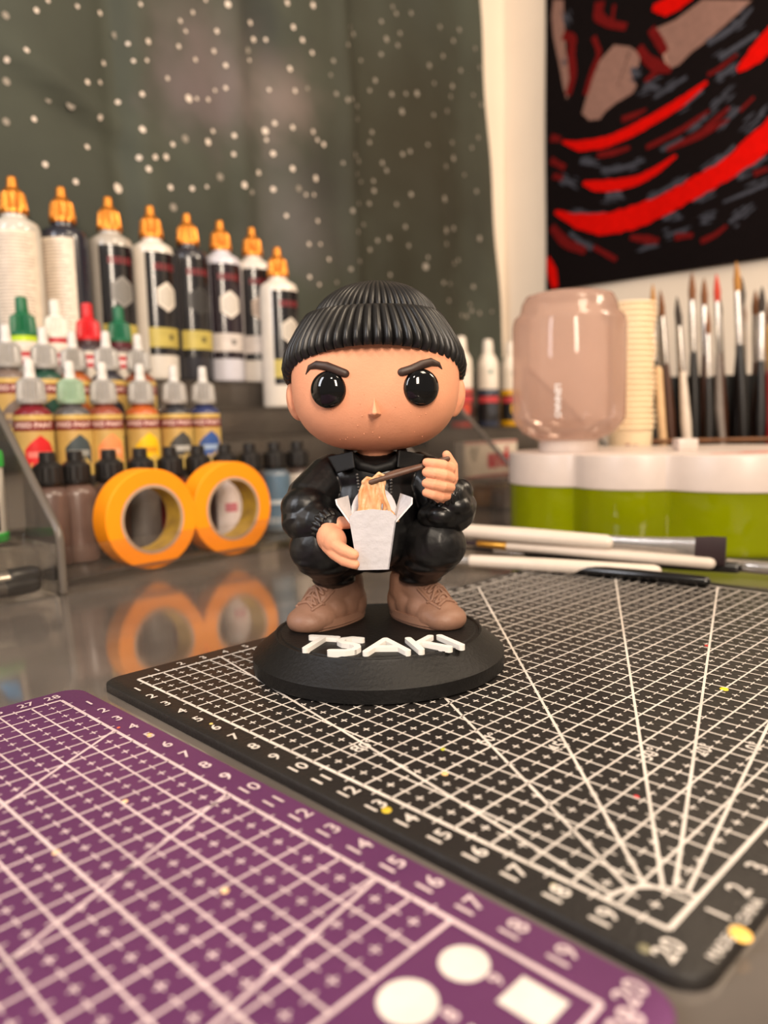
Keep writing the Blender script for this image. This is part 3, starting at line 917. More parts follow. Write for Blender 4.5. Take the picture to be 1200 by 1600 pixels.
# front row: black-capped bottles in the tray
m_bcap = M('black_cap', (24, 22, 22), 0.38, spec=0.5)
bodies = [(96, 76, 70), (104, 82, 74), (84, 66, 60), (60, 52, 50), (96, 30, 28), (70, 58, 56), (196, 190, 184), (60, 44, 48), (98, 110, 122), (74, 62, 58)]
labs = [None, None, None, (104, 98, 94), None, (58, 44, 46), (226, 214, 210), None, (86, 110, 130), (200, 190, 180)]
tag0 = ['outermost at the acrylic side panel', 'with reddish brown body next to the side panel', 'above the left tape roll, third from the side panel', 'with dull grey label seen through the left tape roll',
        'with dark red body between the two tape rolls', 'just left of the right tape roll', 'with white label seen through the right tape roll', 'at the right rim of the right tape roll',
        'with grey-blue label beside the jacket sleeve', 'half hidden by the jacket sleeve']
for i, s in enumerate((.92, 2.75, 5.15, 7.5, 9.9, 12.3, 14.75, 17.15, 19.7, 22.2)):
    s = max(s, .1 + i * 2.52) if i < 2 else s
    r = thing('paint_bottle', 'black-capped paint bottle ' + tag0[i], 'bottle', rk(s, 5.0, .6), facing(s, 5.0, .05), 'black-capped bottles in the front tray')
    hs = 1.0
    body_small(r, PM(bodies[i], .3, spec=.6))
    build('cap', MB().lathe([(.98, 5.3), (1.0, 5.36), (1.0, 5.5), (.98, 5.52, .05), (.96, 6.45, .05), (.9, 6.5), (.62, 6.72), (.52, 6.8), (.5, 7.34), (.44, 7.42), (0, 7.42)], 40), m_bcap, r, sharp=30)
    if labs[i]:
        lb = MB(); wrap_rect(lb, 1.262, -1.7, 1.9, .5, 4.7, seg=20); lab = decal('label', lb, PM(labs[i], .45), r)
        if i == 6:
            d = MB(); wrap_rect(d, 1.27, -.2, .8, 2.2, 2.9, seg=6); decal('label_mark', d, PM((196, 120, 130), .5), lab)
        if i == 8:
            d = MB(); wrap_rect(d, 1.27, -1.2, 1.2, 2.3, 2.7, seg=8); wrap_rect(d, 1.27, -1.2, 1.6, .7, 1.3, seg=8); decal('label_mark', d, PM((176, 184, 190), .5), lab)

# ---- tall bottles on the top step
def tall_bottle(label, s, t, z, body, kind, hexc=None, band=None, lab=(24, 22, 24), off=0.0, hexx=.55):
    r = thing('paint_bottle', label, 'bottle', rk(s, t, z), facing(s, t, off), 'tall gold-capped bottles')
    build('body', MB().lathe([(1.75, 0), (1.87, .08), (1.91, .3), (1.91, 11.2), (1.87, 11.6), (1.75, 12.0), (1.2, 12.35), (.95, 12.45), (.92, 12.9)], 48), M('bottle_body', body, .22, spec=.7, var=.03), r, sharp=50)
    build('cap', MB().lathe([(1.04, 12.75), (1.08, 12.82), (1.06, 13.1), (1.06, 13.12, .11), (.92, 14.3, .11), (.84, 14.42), (.62, 14.72), (.46, 14.82), (.43, 15.0), (.36, 15.6), (.28, 15.7), (0, 15.7)], 44), m_gold, r, sharp=30)
    lb = MB()
    if kind == 'back':
        wrap_rect(lb, 1.922, -1.9, 1.7, 1.2, 11.3, seg=20)
        l = decal('label', lb, m_cream, r)
        d = MB()
        random.seed(int(s * 10))
        for i in range(34):
            zz = 10.9 - i * .27
            wrap_rect(d, 1.93, -1.7, random.uniform(.6, 1.45), zz - .07, zz, seg=8)
        decal('label_small_print', d, PM((150, 122, 108), .6), l)
    else:
        wrap_rect(lb, 1.922, -1.35, 2.2, 2.2, 11.3, seg=22)
        l = decal('label', lb, PM(lab, .2, spec=.8), r)
        d = MB(); x0 = -.6
        for i in range(6):
            wrap_rect(d, 1.93, x0 + i * .38, x0 + i * .38 + .28, 9.75, 10.35, seg=3)
        decal('label_title', d, PM((112, 24, 34), .45), l)
        if hexc:
            d = MB(); hx = [(hexx + 1.15 * sin(pi / 3 * i), 7.4 + 1.35 * cos(pi / 3 * i)) for i in range(6)]
            wrap_poly(d, 1.93, hx); decal('label_hexagon', d, PM(hexc, .45), l)
            d = MB(); hx = [(hexx + .9 * sin(pi / 3 * i), 7.4 + 1.06 * cos(pi / 3 * i)) for i in range(6)]
            wrap_poly(d, 1.936, hx); decal('label_hexagon', d, PM(tuple(int(v * .88) for v in hexc), .5), l)
        if band:
            d = MB(); wrap_rect(d, 1.93, -1.35, 2.2, 2.9, 4.65, seg=20); decal('label_band', d, PM(band, .45), l)
            d = MB(); wrap_rect(d, 1.94, .5, 1.0, 3.55, 4.05, seg=4); decal('label_mark', d, PM(tuple(int(v * .55) for v in band), .5), l)
    return r
TS = [6.0, 9.95, 14.1, 18.15, 22.0, 25.75, 29.65]
YB = (186, 168, 84); WB = (206, 196, 190)
rows4 = [('tall gold-capped bottle with cream back label of fine print at the frame edge', (196, 190, 180), 'back', None, None, 0),
         ('tall gold-capped dark bottle with narrow cream back label', (40, 42, 52), 'back', None, None, -.5),
         ('tall gold-capped bottle with black label, grey hexagon and yellow band', (176, 168, 158), 'front', (136, 132, 128), YB, .15),
         ('tall gold-capped white bottle with black label and white hexagon above silver caps', (222, 214, 204), 'front', (226, 216, 204), YB, .35),
         ('tall gold-capped all-black bottle with dark hexagon and yellow band', (46, 46, 52), 'front', (44, 42, 42), YB, .2),
         ('tall gold-capped lavender-white bottle with white hexagon and white band', (206, 204, 214), 'front', (226, 216, 206), WB, .1),
         ('tall gold-capped white bottle with beige hexagon behind the lower front bottle', (220, 212, 204), 'front', (190, 168, 150), WB, .1)]
for s, (lb, bc, kd, hx, bd, off) in zip(TS, rows4):
    s2 = s
    tall_bottle(lb, s2, 19.6, 13.8, bc, kd, hx, bd, lab=(34, 22, 30) if hx == (226, 216, 206) else (26, 24, 26), off=off)
tall_bottle('tall gold-capped white bottle standing one step lower, beside the beanie', 29.6, 15.6, 11.15, (226, 216, 204), 'front', (214, 204, 192), YB, off=.35)

# ------------------------------------------------------------------ masking tape rolls in the tray
m_tape = M('orange_washi_tape', (255, 150, 6), 0.55, spec=0.35, var=0.04, vscale=30, bump=0.1, bscale=400)
m_core = M('cardboard_core', (176, 148, 124), 0.8, bump=0.2)
m_core_in = M('printed_core', (196, 160, 60), 0.7, c2=(150, 120, 60), vscale=90)
build_z = 0.12
for lb, s, ro in (('orange masking tape roll on edge in the tray, nearer the acrylic side panel', 5.6, 3.32), ('orange masking tape roll on edge in the tray, beside the jacket sleeve', 12.05, 3.38)):
    x, y, _ = rk(s, 1.25)
    r = thing('tape_roll', lb, 'tape roll', (x, y, build_z), RA, 'orange masking tape rolls')
    R = Matrix.Translation((0, 0, ro)) @ Matrix.Rotation(pi / 2, 4, 'X')
    w = .9
    mb = MB().lathe([(2.28, -w), (ro - .06, -w), (ro, -w + .06), (ro, w - .06), (ro - .06, w), (2.28, w)], 72, closed=True).xf(R)
    build('tape', mb, m_tape, r, sharp=30)
    mb = MB().lathe([(2.08, -w - .02), (2.3, -w - .02), (2.3, w + .02), (2.08, w + .02)], 72, closed=True).xf(R)
    c = build('core', mb, m_core, r, sharp=30)
    mb = MB().lathe([(2.07, -w + .05), (2.075, -w + .05), (2.075, w - .05), (2.07, w - .05)], 72, closed=True).xf(R)
    build('core_print', mb, m_core_in, c, sharp=30)

# ------------------------------------------------------------------ acrylic organiser at the left
og = thing('acrylic_organizer', 'low clear acrylic organizer tray left of the step rack', 'organizer', rk(0, 0), RA)
build('tray_floor', MB().box(-14, -2.1, -1.7, 8.5, .02, .25, .05), m_acry2, og)
build('front_lip', MB().box(-14, -2.1, -1.9, -1.7, 0, 3.0, .05), m_acry2, og)
build('side_panel', MB().box(-2.1, -1.9, -1.9, 8.5, 0, 3.0, .05), m_acry2, og)
build('divider', MB().box(-14, -2.1, 1.9, 2.1, .26, 3.3, .05), m_acry2, og)
build('back_shelf', MB().box(-14, -2.1, 2.15, 8.5, 2.6, 2.85, .05), m_acry, og)
# green-lidded paint pot on its shelf
pot = thing('paint_pot', 'green-capped paint pot with blue and black label at the frame edge', 'paint pot', rk(-3.95, 3.7, 2.86), facing(-3.95, 3.7))
build('body', MB().lathe([(1.45, .35), (1.5, .5), (1.5, 4.5), (1.42, 4.7)], 36), M('pot_body', (196, 190, 180), .3), pot, sharp=40)
build('lid', MB().lathe([(1.5, 4.45), (1.58, 4.5), (1.58, 5.2), (1.5, 5.45), (0, 5.5)], 36), PM((56, 168, 70), .35), pot, sharp=40)
build('base', MB().lathe([(1.5, 0), (1.58, .06), (1.58, .5), (1.5, .56)], 36), PM((50, 158, 64), .35), pot, sharp=40)
lb = MB(); wrap_rect(lb, 1.512, -1.6, 1.25, .7, 4.4, seg=20); l = decal('label', lb, PM((40, 40, 42), .4), pot)
d = MB(); wrap_poly(d, 1.52, [(-.2, .95), (1.1, 1.2), (1.15, 2.5), (.3, 2.1)]); decal('label_mark', d, PM((20, 138, 206), .4), l)
d = MB(); wrap_rect(d, 1.52, -.5, .75, 3.4, 3.8, seg=6); decal('label_mark', d, PM((150, 30, 40), .4), l)
# metal rod with black end lying in the tray
rod = thing('marker', 'silver metal marker with black end lying in the organizer tray', 'marker', rk(-6, .2, 1.0), RA)
def rx(pts, r, n=20): return MB().tube(pts, r, n)
build('barrel', rx([(-6, 0, 0), (2.6, 0, 0)], .55), M('brushed_steel', (190, 184, 176), .28, metal=.9), rod, sharp=60)
build('cap', rx([(2.3, 0, 0), (3.5, .05, 0)], .62), PM((22, 22, 24), .35), rod, sharp=60)
rod2 = thing('marker', 'dull grey marker with black end under the silver one in the tray', 'marker', rk(-6.4, -1.0, .72), RA)
build('barrel', rx([(-6, 0, 0), (2.2, 0, 0)], .42), PM((96, 92, 90), .35, metal=.5), rod2, sharp=60)
build('cap', rx([(2.0, 0, 0), (3.4, 0, 0)], .46), PM((24, 24, 26), .35), rod2, sharp=60)

# ------------------------------------------------------------------ right rack: white-capped bottles, carton, jars
wc = [(49.2, (60, 96, 60), (206, 200, 190), (80, 120, 60), 'with green mark, half hidden behind the beanie'), (54.8, (176, 54, 44), (198, 70, 50), (150, 44, 44), 'with red body, next to the beanie'),
      (60.4, (50, 56, 74), (60, 62, 70), (40, 130, 120), 'with dark blue-grey body, between red and yellow ones'), (65.6, (214, 158, 14), (226, 170, 10), (70, 60, 66), 'with yellow body, nearest the pink water container')]
for s, bc, sw, mk, nm in wc:
    r = thing('paint_bottle', 'white-capped paint bottle ' + nm, 'bottle', rk(s, 12, 8.5), facing(s, 12, .1), 'white-capped bottles on the right rack')
    build('body', MB().lathe([(1.2, 0), (1.34, .1), (1.36, .4), (1.36, 4.6), (1.2, 4.9)], 36), PM(bc, .3), r, sharp=40)
    c = build('cap', MB().lathe([(1.3, 4.75), (1.36, 4.8), (1.36, 7.2), (1.28, 8.2), (.95, 8.9), (.72, 9.2), (.62, 10.6), (.5, 11.0), (0, 11.1)], 36), PM((228, 216, 202), .45), r, sharp=30)
    d = MB(); wrap_poly(d, 1.365, [(.25 + .22 * cos(2 * pi * i / 10), 6.9 + .3 * sin(2 * pi * i / 10)) for i in range(10)]); decal('cap_mark', d, PM(mk, .5), c)
    lb = MB(); wrap_rect(lb, 1.372, -1.6, 1.6, .8, 4.1, seg=18); l = decal('label', lb, PM((26, 24, 26), .45), r)
    d = MB(); wrap_rect(d, 1.38, -1.5, 1.6, 3.1, 3.85, seg=14); decal('label_band', d, PM((196, 62, 66), .45), l)
    d = MB(); wrap_poly(d, 1.38, [(-.1, 1.9), (.5, 1.2), (1.1, 1.9), (1.1, 2.8), (.5, 3.05), (-.1, 2.8)]); decal('colour_swatch', d, PM(sw, .45), l)

cx, cy, _ = rk(46.6, 5.6)
bx = thing('carton', 'white cardboard box with red lettering behind the hand with chopsticks', 'box', (cx, cy, 3.0), RA)
build('box_body', MB().box(0, 10.6, 0, 1.3, 0, 4.0, .04), M('carton_white', (226, 212, 196), .6), bx)
d = MB().add([(0.05, -.012, 3.78), (10.55, -.012, 3.78), (10.55, -.012, 3.96), (0.05, -.012, 3.96)], [(0, 1, 2, 3)])
d.add([(0.05, -.012, .04), (10.55, -.012, .04), (10.55, -.012, .2), (.05, -.012, .2)], [(0, 1, 2, 3)])
decal('red_trim', d, PM((176, 40, 48), .5), bx)
d = MB(); vs, fs = text2d('ande', 3.0, .06); d.add([(7.3 + x * .95, -.014, 2.0 + z) for x, z in vs], fs)
decal('box_lettering', d, PM((186, 24, 44), .5), bx)
d = MB()
for i in range(5): d.add([(1.0 + .1 * i, -.014, 3.2 - i * .32), (2.9 - .12 * i, -.014, 3.2 - i * .32), (2.9 - .12 * i, -.014, 3.36 - i * .32), (1.0 + .1 * i, -.014, 3.36 - i * .32)], [(0, 1, 2, 3)])
decal('box_small_print', d, PM((120, 112, 96), .6), bx)
def jar(label, s, t, c, lidc, r0=1.2, h=2.3):
    j = thing('small_jar', label, 'jar', rk(s, t, .0), 0, 'small jars under the carton shelf')
    build('body', MB().lathe([(r0 * .9, 0), (r0, .12), (r0, h * .7), (r0 * .9, h * .78)], 28), PM(c, .3), j, sharp=40)
    build('lid', MB().lathe([(r0 * .94, h * .72), (r0 * .96, h * .74), (r0 * .96, h * .97), (r0 * .9, h), (0, h)], 28), PM(lidc, .35), j, sharp=40)
jar('small golden jar under the carton, left of the black-lidded one', 47.9, 3.9, (196, 132, 44), (176, 116, 44))
jar('small tan jar beside the golden jar, nearest the green basin', 50.6, 3.7, (196, 150, 80), (212, 182, 128))
jar('brown jar at the left end under the carton', 47.7, 1.35, (110, 82, 62), (128, 98, 72), 1.1, 2.0)

# ------------------------------------------------------------------ brush rinser
rn = thing('brush_rinser', 'brush rinser with green lobed basin, white rim and upturned pink water container', 'brush rinser', (20, 57.5, 0))
lobes = [(15.5, 61, 5.2), (18.9, 56.7, 4.75), (25.2, 54.6, 6.1), (27.5, 61.5, 6.0), (21, 63.5, 5.6)]
def lobe_outline(k, n=120):
    o = []
    for i in range(n):
        a = 2 * pi * i / n
        d = Vector((cos(a), sin(a)))
        best = 0
        for x, y, r in lobes:
            c = Vector((x - 20.5, y - 58.5)); b = c.dot(d); q = b * b - c.dot(c) + (r * k) ** 2
            if q > 0: best = max(best, b + sqrt(q))
        o.append((.5 + d.x * best, 1.0 + d.y * best))
    return o
def loft(levels, n=120, close=True):
    mb = MB(); vs, fs = [], []
    for k, z in levels:
        vs += [(x, y, z) for x, y in lobe_outline(k, n)]
    for j in range(len(levels) - 1):
        for i in range(n):
            fs.append((j * n + i, j * n + (i + 1) % n, (j + 1) * n + (i + 1) % n, (j + 1) * n + i))
    return mb.add(vs, fs), n
m_green = clear('green_plastic', (232, 238, 60), (212, 222, 8), 0.45, 0.8, 0.08)
mb, n = loft([(.97, .02), (.985, .15), (.99, 4.5), (.95, 4.5), (.945, .35)])
mb.f.append(tuple(range(n - 1, -1, -1))); mb.m.append(0)
mb.f.append(tuple(4 * n + i for i in range(n))); mb.m.append(0)
build('basin', mb, m_green, rn, sharp=30)
m_rim = M('white_plastic_rim', (206, 191, 182), .35, spec=.5, var=.02)
mb, n = loft([(1.0, 4.3), (1.012, 4.36), (1.012, 6.55), (1.0, 6.72), (.96, 6.8)])
mb.f.append(tuple(range(n - 1, -1, -1))); mb.m.append(0)
mb.f.append(tuple(4 * n + i for i in range(n))); mb.m.append(0)
rim = build('lid', mb, m_rim, rn, sharp=30)
pa = MB()
for x0, x1, y in ((2.5, 7.5, -6.3), (5, 9.5, -5.2)):
    pa.add([(x0, y, 6.815), (x1, y - .3, 6.815), (x1 + .6, y + .5, 6.815), (x0 - .3, y + .6, 6.815)], [(0, 1, 2, 3)])
decal('paint_smear', pa, PM((226, 106, 84), .5), rim)
build('knob', MB().box(2.0, 3.5, -1.2, .2, 6.78, 7.7, .15), m_rim, rim, sharp=30)
m_pink = clear('pink_clear_plastic', (250, 236, 230), (248, 212, 196), 0.36, 0.6, 0.04)
cxr, cyr = -5.3, 2.5
T_ = Matrix.Translation((cxr, cyr, 0))
build('neck', MB().lathe([(2.25, 6.78), (2.3, 6.85), (2.3, 7.7), (2.2, 7.8)], 48).xf(T_), m_rim, rn, sharp=30)
res = build('water_container', MB().lathe([(2.15, 7.75), (2.6, 7.8), (3.5, 8.3), (4.25, 9.2), (4.33, 9.6), (4.33, 16.6), (4.2, 17.1), (3.75, 17.5), (3.6, 18.2), (3.3, 18.75), (2.6, 18.95), (0, 19.0)], 72).xf(T_), m_pink, rn, sharp=50)
d = MB(); vs, fs = text2d('LENHAO', .62, .02)
d.add([(cxr + q[0], cyr + q[1], q[2]) for q in wrap([(z, -x) for x, z in vs], 4.345, -.42, 10.7)], fs)
decal('container_lettering', d, PM((236, 232, 230), .5), res)

# ------------------------------------------------------------------ stack of paper cups
m_cup = M('paper_cup', (236, 212, 176), .7, var=.02)
NCUP = 23
ORD = ['', 'second from the top', 'third from the top', 'fourth from the top', 'fifth from the top', 'sixth from the top', 'seventh from the top', 'eighth from the top', 'ninth from the top', 'tenth from the top', 'eleventh from the top', 'in the middle', 'eleventh from the bottom', 'tenth from the bottom', 'ninth from the bottom', 'eighth from the bottom', 'seventh from the bottom', 'sixth from the bottom', 'fifth from the bottom', 'fourth from the bottom', 'third from the bottom', 'second from the bottom']
def cup_mesh(root, printed=False):
    build('cup_wall', MB().lathe([(1.45, 0), (1.5, .02), (1.52, .3), (2.02, 8.3), (2.0, 8.3), (1.5, .3), (1.44, .28)], 40), m_cup, root, sharp=40)
    build('rim', MB().lathe([(2.03, 8.26), (2.16, 8.25), (2.23, 8.36), (2.19, 8.48), (2.05, 8.52), (2.02, 8.4)], 40, closed=True), m_cup, root, sharp=60)
cup0 = None
for i in range(NCUP):
    lab = 'lowest cream paper cup of the stack, with a printed mark' if i == 0 else ('topmost cream paper cup of the stack beside the pink container' if i == NCUP - 1 else 'cream paper cup rim, %s in the nested stack' % ORD[NCUP - 1 - i])
    if cup0 is None or i == 0:
        c = thing('paper_cup', lab, 'paper cup', (23.45, 72, 0), 0, 'nested paper cups')
        cup_mesh(c)
        cup0 = c
        d = MB()
        random.seed(3)
        for k in range(9):
            x = random.uniform(-.55, .55); z = random.uniform(5.9, 7.2)
            wrap_poly(d, 1.93, [(x, z), (x + .3, z + .1), (x + .22, z + .34), (x - .06, z + .26)], -.35)
        d.xf(Matrix.Identity(4))
        pr_ = decal('cup_print', d, PM((178, 120, 112), .6), c)
    else:
        c = cup0.copy(); COL.objects.link(c)
        c.location = Vector((23.45 + .1 * sin(i), 72, i * .515)) * S
        c['label'] = lab
        for ch in list(cup0.children):
            if ch.name.startswith('cup_print'): continue
            k = ch.copy(); COL.objects.link(k); k.parent = c

# ------------------------------------------------------------------ brushes standing in the holder
hd = thing('brush_holder', 'black brush holder with a thin wooden bar, full of upright brushes', 'brush holder', (26, 77, 0), radians(-8))
m_hold = M('holder_black', (14, 13, 13), .5)
build('tray', MB().box(0, 18, -4.2, 3.2, 0, .5, .1), m_hold, hd)
build('back_panel', MB().box(0, 18, 2.6, 3.2, .5, 13.4, .1), m_hold, hd)
for x in (0, 17.5): build('side_panel', MB().box(x, x + .5, -4.2, 2.6, .5, 8.6, .1), m_hold, hd)
build('bar', MB().tube([(.2, -4.0, 7.0), (17.8, -4.0, 7.0)], .2, 10), M('bar_wood', (112, 70, 36), .6, var=.2), hd)
m_ferr = M('ferrule_metal', (196, 190, 184), .25, metal=.8)
def brush(label, name, group, p0, p1, r, handle, hair, lf=.24, lh=.10, ferr=m_ferr, flatten=None, tip=None):
    """handle end p0, hair tip p1"""
    A, B = Vector(p0), Vector(p1)
    L_ = (B - A).length
    t = thing(name, label, 'brush', p0, 0, group)
    f = lambda k: tuple(A.lerp(B, k))
    a, b = 1 - lf - lh, 1 - lh
    build('handle', MB().tube([f(0.01), f(a * .3), f(a * .62), f(a * .9), f(a + .01)], [r * .45, r * .8, r * 1.12, r * .8, r * .62], 12), handle, t, p0, 60)
    build('ferrule', MB().tube([f(a), f(a + .02), f(a + lf * .5), f(b)], [r * .66, r * .7, r * .72, r * .6], 14, capped=False, flat=flatten), ferr, t, p0, 50)
    build('bristles', MB().tube([f(b - .01), f(b + lh * .35), f(b + lh * .75), f(1)], [r * .58, r * .68, r * .4, r * .08], 12, flat=flatten), hair, t, p0, 60)
    return t
BRN, BLK, WHT, RED, GRY = PM((78, 46, 30), .4), PM((16, 14, 14), .35), PM((218, 204, 190), .4), PM((150, 20, 24), .35), PM((126, 116, 110), .4)
TAN = PM((214, 176, 132), .5)
hair_b, hair_o, hair_r, hair_d = PM((116, 70, 34), .7), PM((168, 116, 50), .7), PM((196, 60, 36), .7), PM((48, 38, 32), .7)
UP = [(27.0, 74.0, 26.5, 22.1, BLK, hair_o, .34, 'orange-brown bristles at the left end'), (27.6, 73.3, 26.9, 13.8, TAN, TAN, .26, None), (29.3, 75.2, 27.7, 21.7, BRN, hair_b, .36, 'thin brown handle, second from the left'),
      (30.2, 73.8, 28.9, 20.4, WHT, hair_d, .36, 'dark green-black bristles leaning left'), (31.5, 75.6, 30.9, 23.4, BLK, hair_b, .42, 'wide pale ferrule and brown tip'),
      (32.7, 76.0, 32.3, 22.9, BRN, hair_b, .42, 'pale metal ferrule before the brown handle'), (33.7, 74.6, 33.3, 18.6, GRY, GRY, .34, None), (34.6, 76.2, 33.6, 23.3, BRN, hair_r, .4, 'bright red bristles'),
      (36.2, 75.0, 35.0, 24.2, BLK, hair_o, .42, 'tallest ochre bristles'), (35.9, 76.6, 36.3, 23.0, BLK, hair_d, .5, 'thick silver ferrule and black handle'), (37.6, 75.2, 37.7, 21.8, BLK, hair_d, .44, 'shiny ferrule near the frame edge'),
      (39.2, 76.0, 38.9, 20.6, RED, hair_b, .44, 'red handle and brass ferrule at the frame edge'), (38.5, 77.6, 38.2, 21.9, BRN, hair_b, .4, 'short brown bristles behind the shiny one')]
UP += [(28.3, 76.4, 28.2, 20.9, BRN, hair_d, .36, 'dark bristles half hidden behind the wooden stick'), (31.0, 76.9, 30.0, 21.3, BLK, hair_d, .36, 'dark tip behind the leaning dark brush'), (33.2, 77.2, 33.0, 21.2, BLK, hair_o, .38, 'ochre tip behind the grey tool'), (35.2, 77.4, 34.4, 21.6, BRN, hair_d, .38, 'dark tip behind the red-bristled one'), (37.0, 77.4, 36.9, 21.0, BLK, hair_b, .4, 'brown tip behind the thick silver ferrule'), (40.2, 76.6, 39.9, 22.4, BLK, hair_d, .42, 'black handle beyond the red one'), (32.0, 73.7, 31.8, 19.4, BLK, hair_b, .34, 'short stature between two pale ferrules')]
brass = M('brass_ferrule', (206, 150, 60), .3, metal=.8)
for i, (x0, y0, x1, z1, hc, hr_, r, nm) in enumerate(UP):
    y1 = y0 + 1.2
    if nm is None:
        t = thing('wooden_stick', 'plain tan wooden stick beside the paper cups in the holder' if i == 1 else 'grey modelling tool with wavy handle among the brushes', 'stick' if i == 1 else 'modelling tool', (x0, y0, .5))
        if i == 1: build('stick', MB().tube([(x0, y0, .8), (x1, y1, z1)], .42, 12), hc, t, (x0, y0, .5), 60)
        else:
            build('handle', MB().tube([(x0, y0, .8), (x0 - .1, y0 + .5, 7), (x0 - .35, y0 + .8, 10), (x1 + .1, y1, 13), (x1, y1, 15.3)], [.3, .34, .42, .34, .26], 12), hc, t, (x0, y0, .5), 60)
            build('blade', MB().tube([(x1, y1, 15.2), (x1 - .15, y1, z1)], [.24, .12], 10), m_ferr, t, (x0, y0, .5), 60)
        continue
    brush('upright paintbrush with ' + nm, 'paintbrush', 'brushes standing in the holder', (x0, y0, .55), (x1, y1, z1), r * 1.25, hc, hr_, .22, .12, brass if hc is RED else m_ferr)

# ------------------------------------------------------------------ brushes lying on the mat
def lying(label, p0, p1, r, hc, hair, lf=.2, lh=.12, **k):
    return brush(label, 'paintbrush', 'brushes lying on the desk', p0, p1, r, hc, hair, lf, lh, **k)
m_wh = M('white_handle', (212, 198, 184), .35, spec=.5, var=.02)
hair_dk = PM((40, 22, 26), .75)
def straight(label, pts, rad, mats, names, flats=None):
    t = thing('paintbrush', label, 'brush', pts[0][0], 0, 'brushes lying on the desk')
    for i, (pp, rr, mt, nm) in enumerate(zip(pts, rad, mats, names)):
        build(nm, MB().tube(pp, rr, 16, capped=not (flats and flats[i]), flat=flats[i] if flats else None), mt, t, pts[0][0], 60)
    return t
def pt3(a, b, k): return tuple(Vector(a).lerp(Vector(b), k))
a, b = (3.6, 51.2, 2.15), (19.3, 41.9, 1.72)
dirv = (Vector(b) - Vector(a)).normalized()
straight('white-handled flat brush with silver ferrule and dark wide bristles, topmost of the lying brushes', [[a, pt3(a, b, .35), pt3(a, b, .63)], [pt3(a, b, .63), pt3(a, b, .70), pt3(a, b, .80), pt3(a, b, .905)], [pt3(a, b, .90), pt3(a, b, .95), pt3(a, b, .992)]],
         [[.42, .5, .46], [.44, .46, .56, .72], [.74, .84, .86]], [m_wh, m_ferr, hair_dk], ['handle', 'ferrule', 'bristles'],
         [None, (tuple(Vector((dirv.y, -dirv.x, 0)).normalized()), .45), (tuple(Vector((dirv.y, -dirv.x, 0)).normalized()), .34)])
a, b = (2.2, 52.5, 1.3), (18.35, 42.1, 1.08)
straight('thin white-handled brush lying between two others, rounded end towards the green basin', [[pt3(a, b, .36), pt3(a, b, .7), b], [pt3(a, b, .25), pt3(a, b, .37)], [pt3(a, b, .1), pt3(a, b, .26)]], [[.26, .33, .33], [.2, .26], [.06, .2]], [m_wh, brass, hair_dk], ['handle', 'ferrule', 'bristles'])
a, b = (1.2, 48.3, .78), (15.1, 41.8, .72)
straight('short white-handled brush nearest the mat grid', [[pt3(a, b, .3), pt3(a, b, .6), b], [pt3(a, b, .15), pt3(a, b, .31)], [a, pt3(a, b, .16)]], [[.36, .42, .42], [.28, .34], [.08, .28]], [m_wh, m_ferr, hair_d], ['handle', 'ferrule', 'bristles'])
m_bl = M('black_lacquer', (14, 13, 13), .22, spec=.6)
for lb, a, b, r in (('glossy black brush handle lying lowest, tip out on the grid', (2.6, 49.6, .62), (17.0, 39.5, .62), .34),
                    ('glossy black brush handle between white brush and green basin', (4.6, 51.8, .72), (20.1, 42.6, .68), .38)):
    straight(lb, [[pt3(a, b, .3), pt3(a, b, .8), b], [pt3(a, b, .18), pt3(a, b, .31)], [pt3(a, b, .05), pt3(a, b, .19)]], [[r * .8, r, r * .85], [r * .7, r * .8], [.06, r * .7]], [m_bl, m_ferr, hair_d], ['handle', 'ferrule', 'bristles'])
a, b = (15.3, 47.6, .7), (23.6, 41.0, .62)
straight('black brush with silver ferrule at the frame edge in front of the green basin', [[a, pt3(a, b, .6)], [pt3(a, b, .58), pt3(a, b, .86)], [pt3(a, b, .85), b]], [[.3, .36], [.36, .38], [.36, .1]], [m_bl, m_ferr, hair_d], ['handle', 'ferrule', 'bristles'])

# ------------------------------------------------------------------ star-print cloth on the left wall
def gss(x, c, w): return math.exp(-((x - c) / w) ** 2)
def cloth(s, z):
    y = 0
    for c, w, a in ((17.4, 1.2, .55), (19.5, 2.2, -.5), (31.5, 1.6, -.45), (34, 2.5, .4), (47.5, 1.4, -.55), (50.5, 3, .45), (64, 3, -.4), (70, 2.4, .4), (8, 5, -.3), (25, 4, -.25), (40, 4, -.3)):
        y += a * gss(s + .03 * (z - 40), c, w)
    d = (z - 40) + .35 * (s - 9)                                   # sagging crease
    y += -.5 * gss(d, 0, 1.0) * gss(s, 13, 7) + .35 * gss(d, -2.2, 1.6) * gss(s, 13, 7)
    y += .12 * sin(s * .5 + z * .13) + .10 * sin(z * .31 - s * .21)
    return y * 1.5
tp = thing('star_tapestry', 'dark green-grey wall cloth printed with white stars and faint nebula clouds', 'tapestry', rk(0, 22.9), RA)
mb = MB(); vs, fs = [], []
NS, NZ = 200, 90
for j in range(NZ + 1):
    z = 6 + 86 * j / NZ
    e = 74.8 + (68.9 - z) * .104
    for i in range(NS + 1):
        s = -34 + (e + 34) * i / NS
        vs.append((s, cloth(s, z), z))
for j in range(NZ):
    for i in range(NS):
        fs.append((j * (NS + 1) + i, j * (NS + 1) + i + 1, (j + 1) * (NS + 1) + i + 1, (j + 1) * (NS + 1) + i))
mb.add(vs, fs)
m_cloth = M('star_cloth', (70, 74, 65), .75, spec=.25, c2=(60, 63, 56), vscale=9)
nt = m_cloth.node_tree
b = nt.nodes['Principled BSDF']
src = b.inputs['Base Color'].links[0].from_socket
tc = nt.nodes.new('ShaderNodeTexCoord')
prev = src
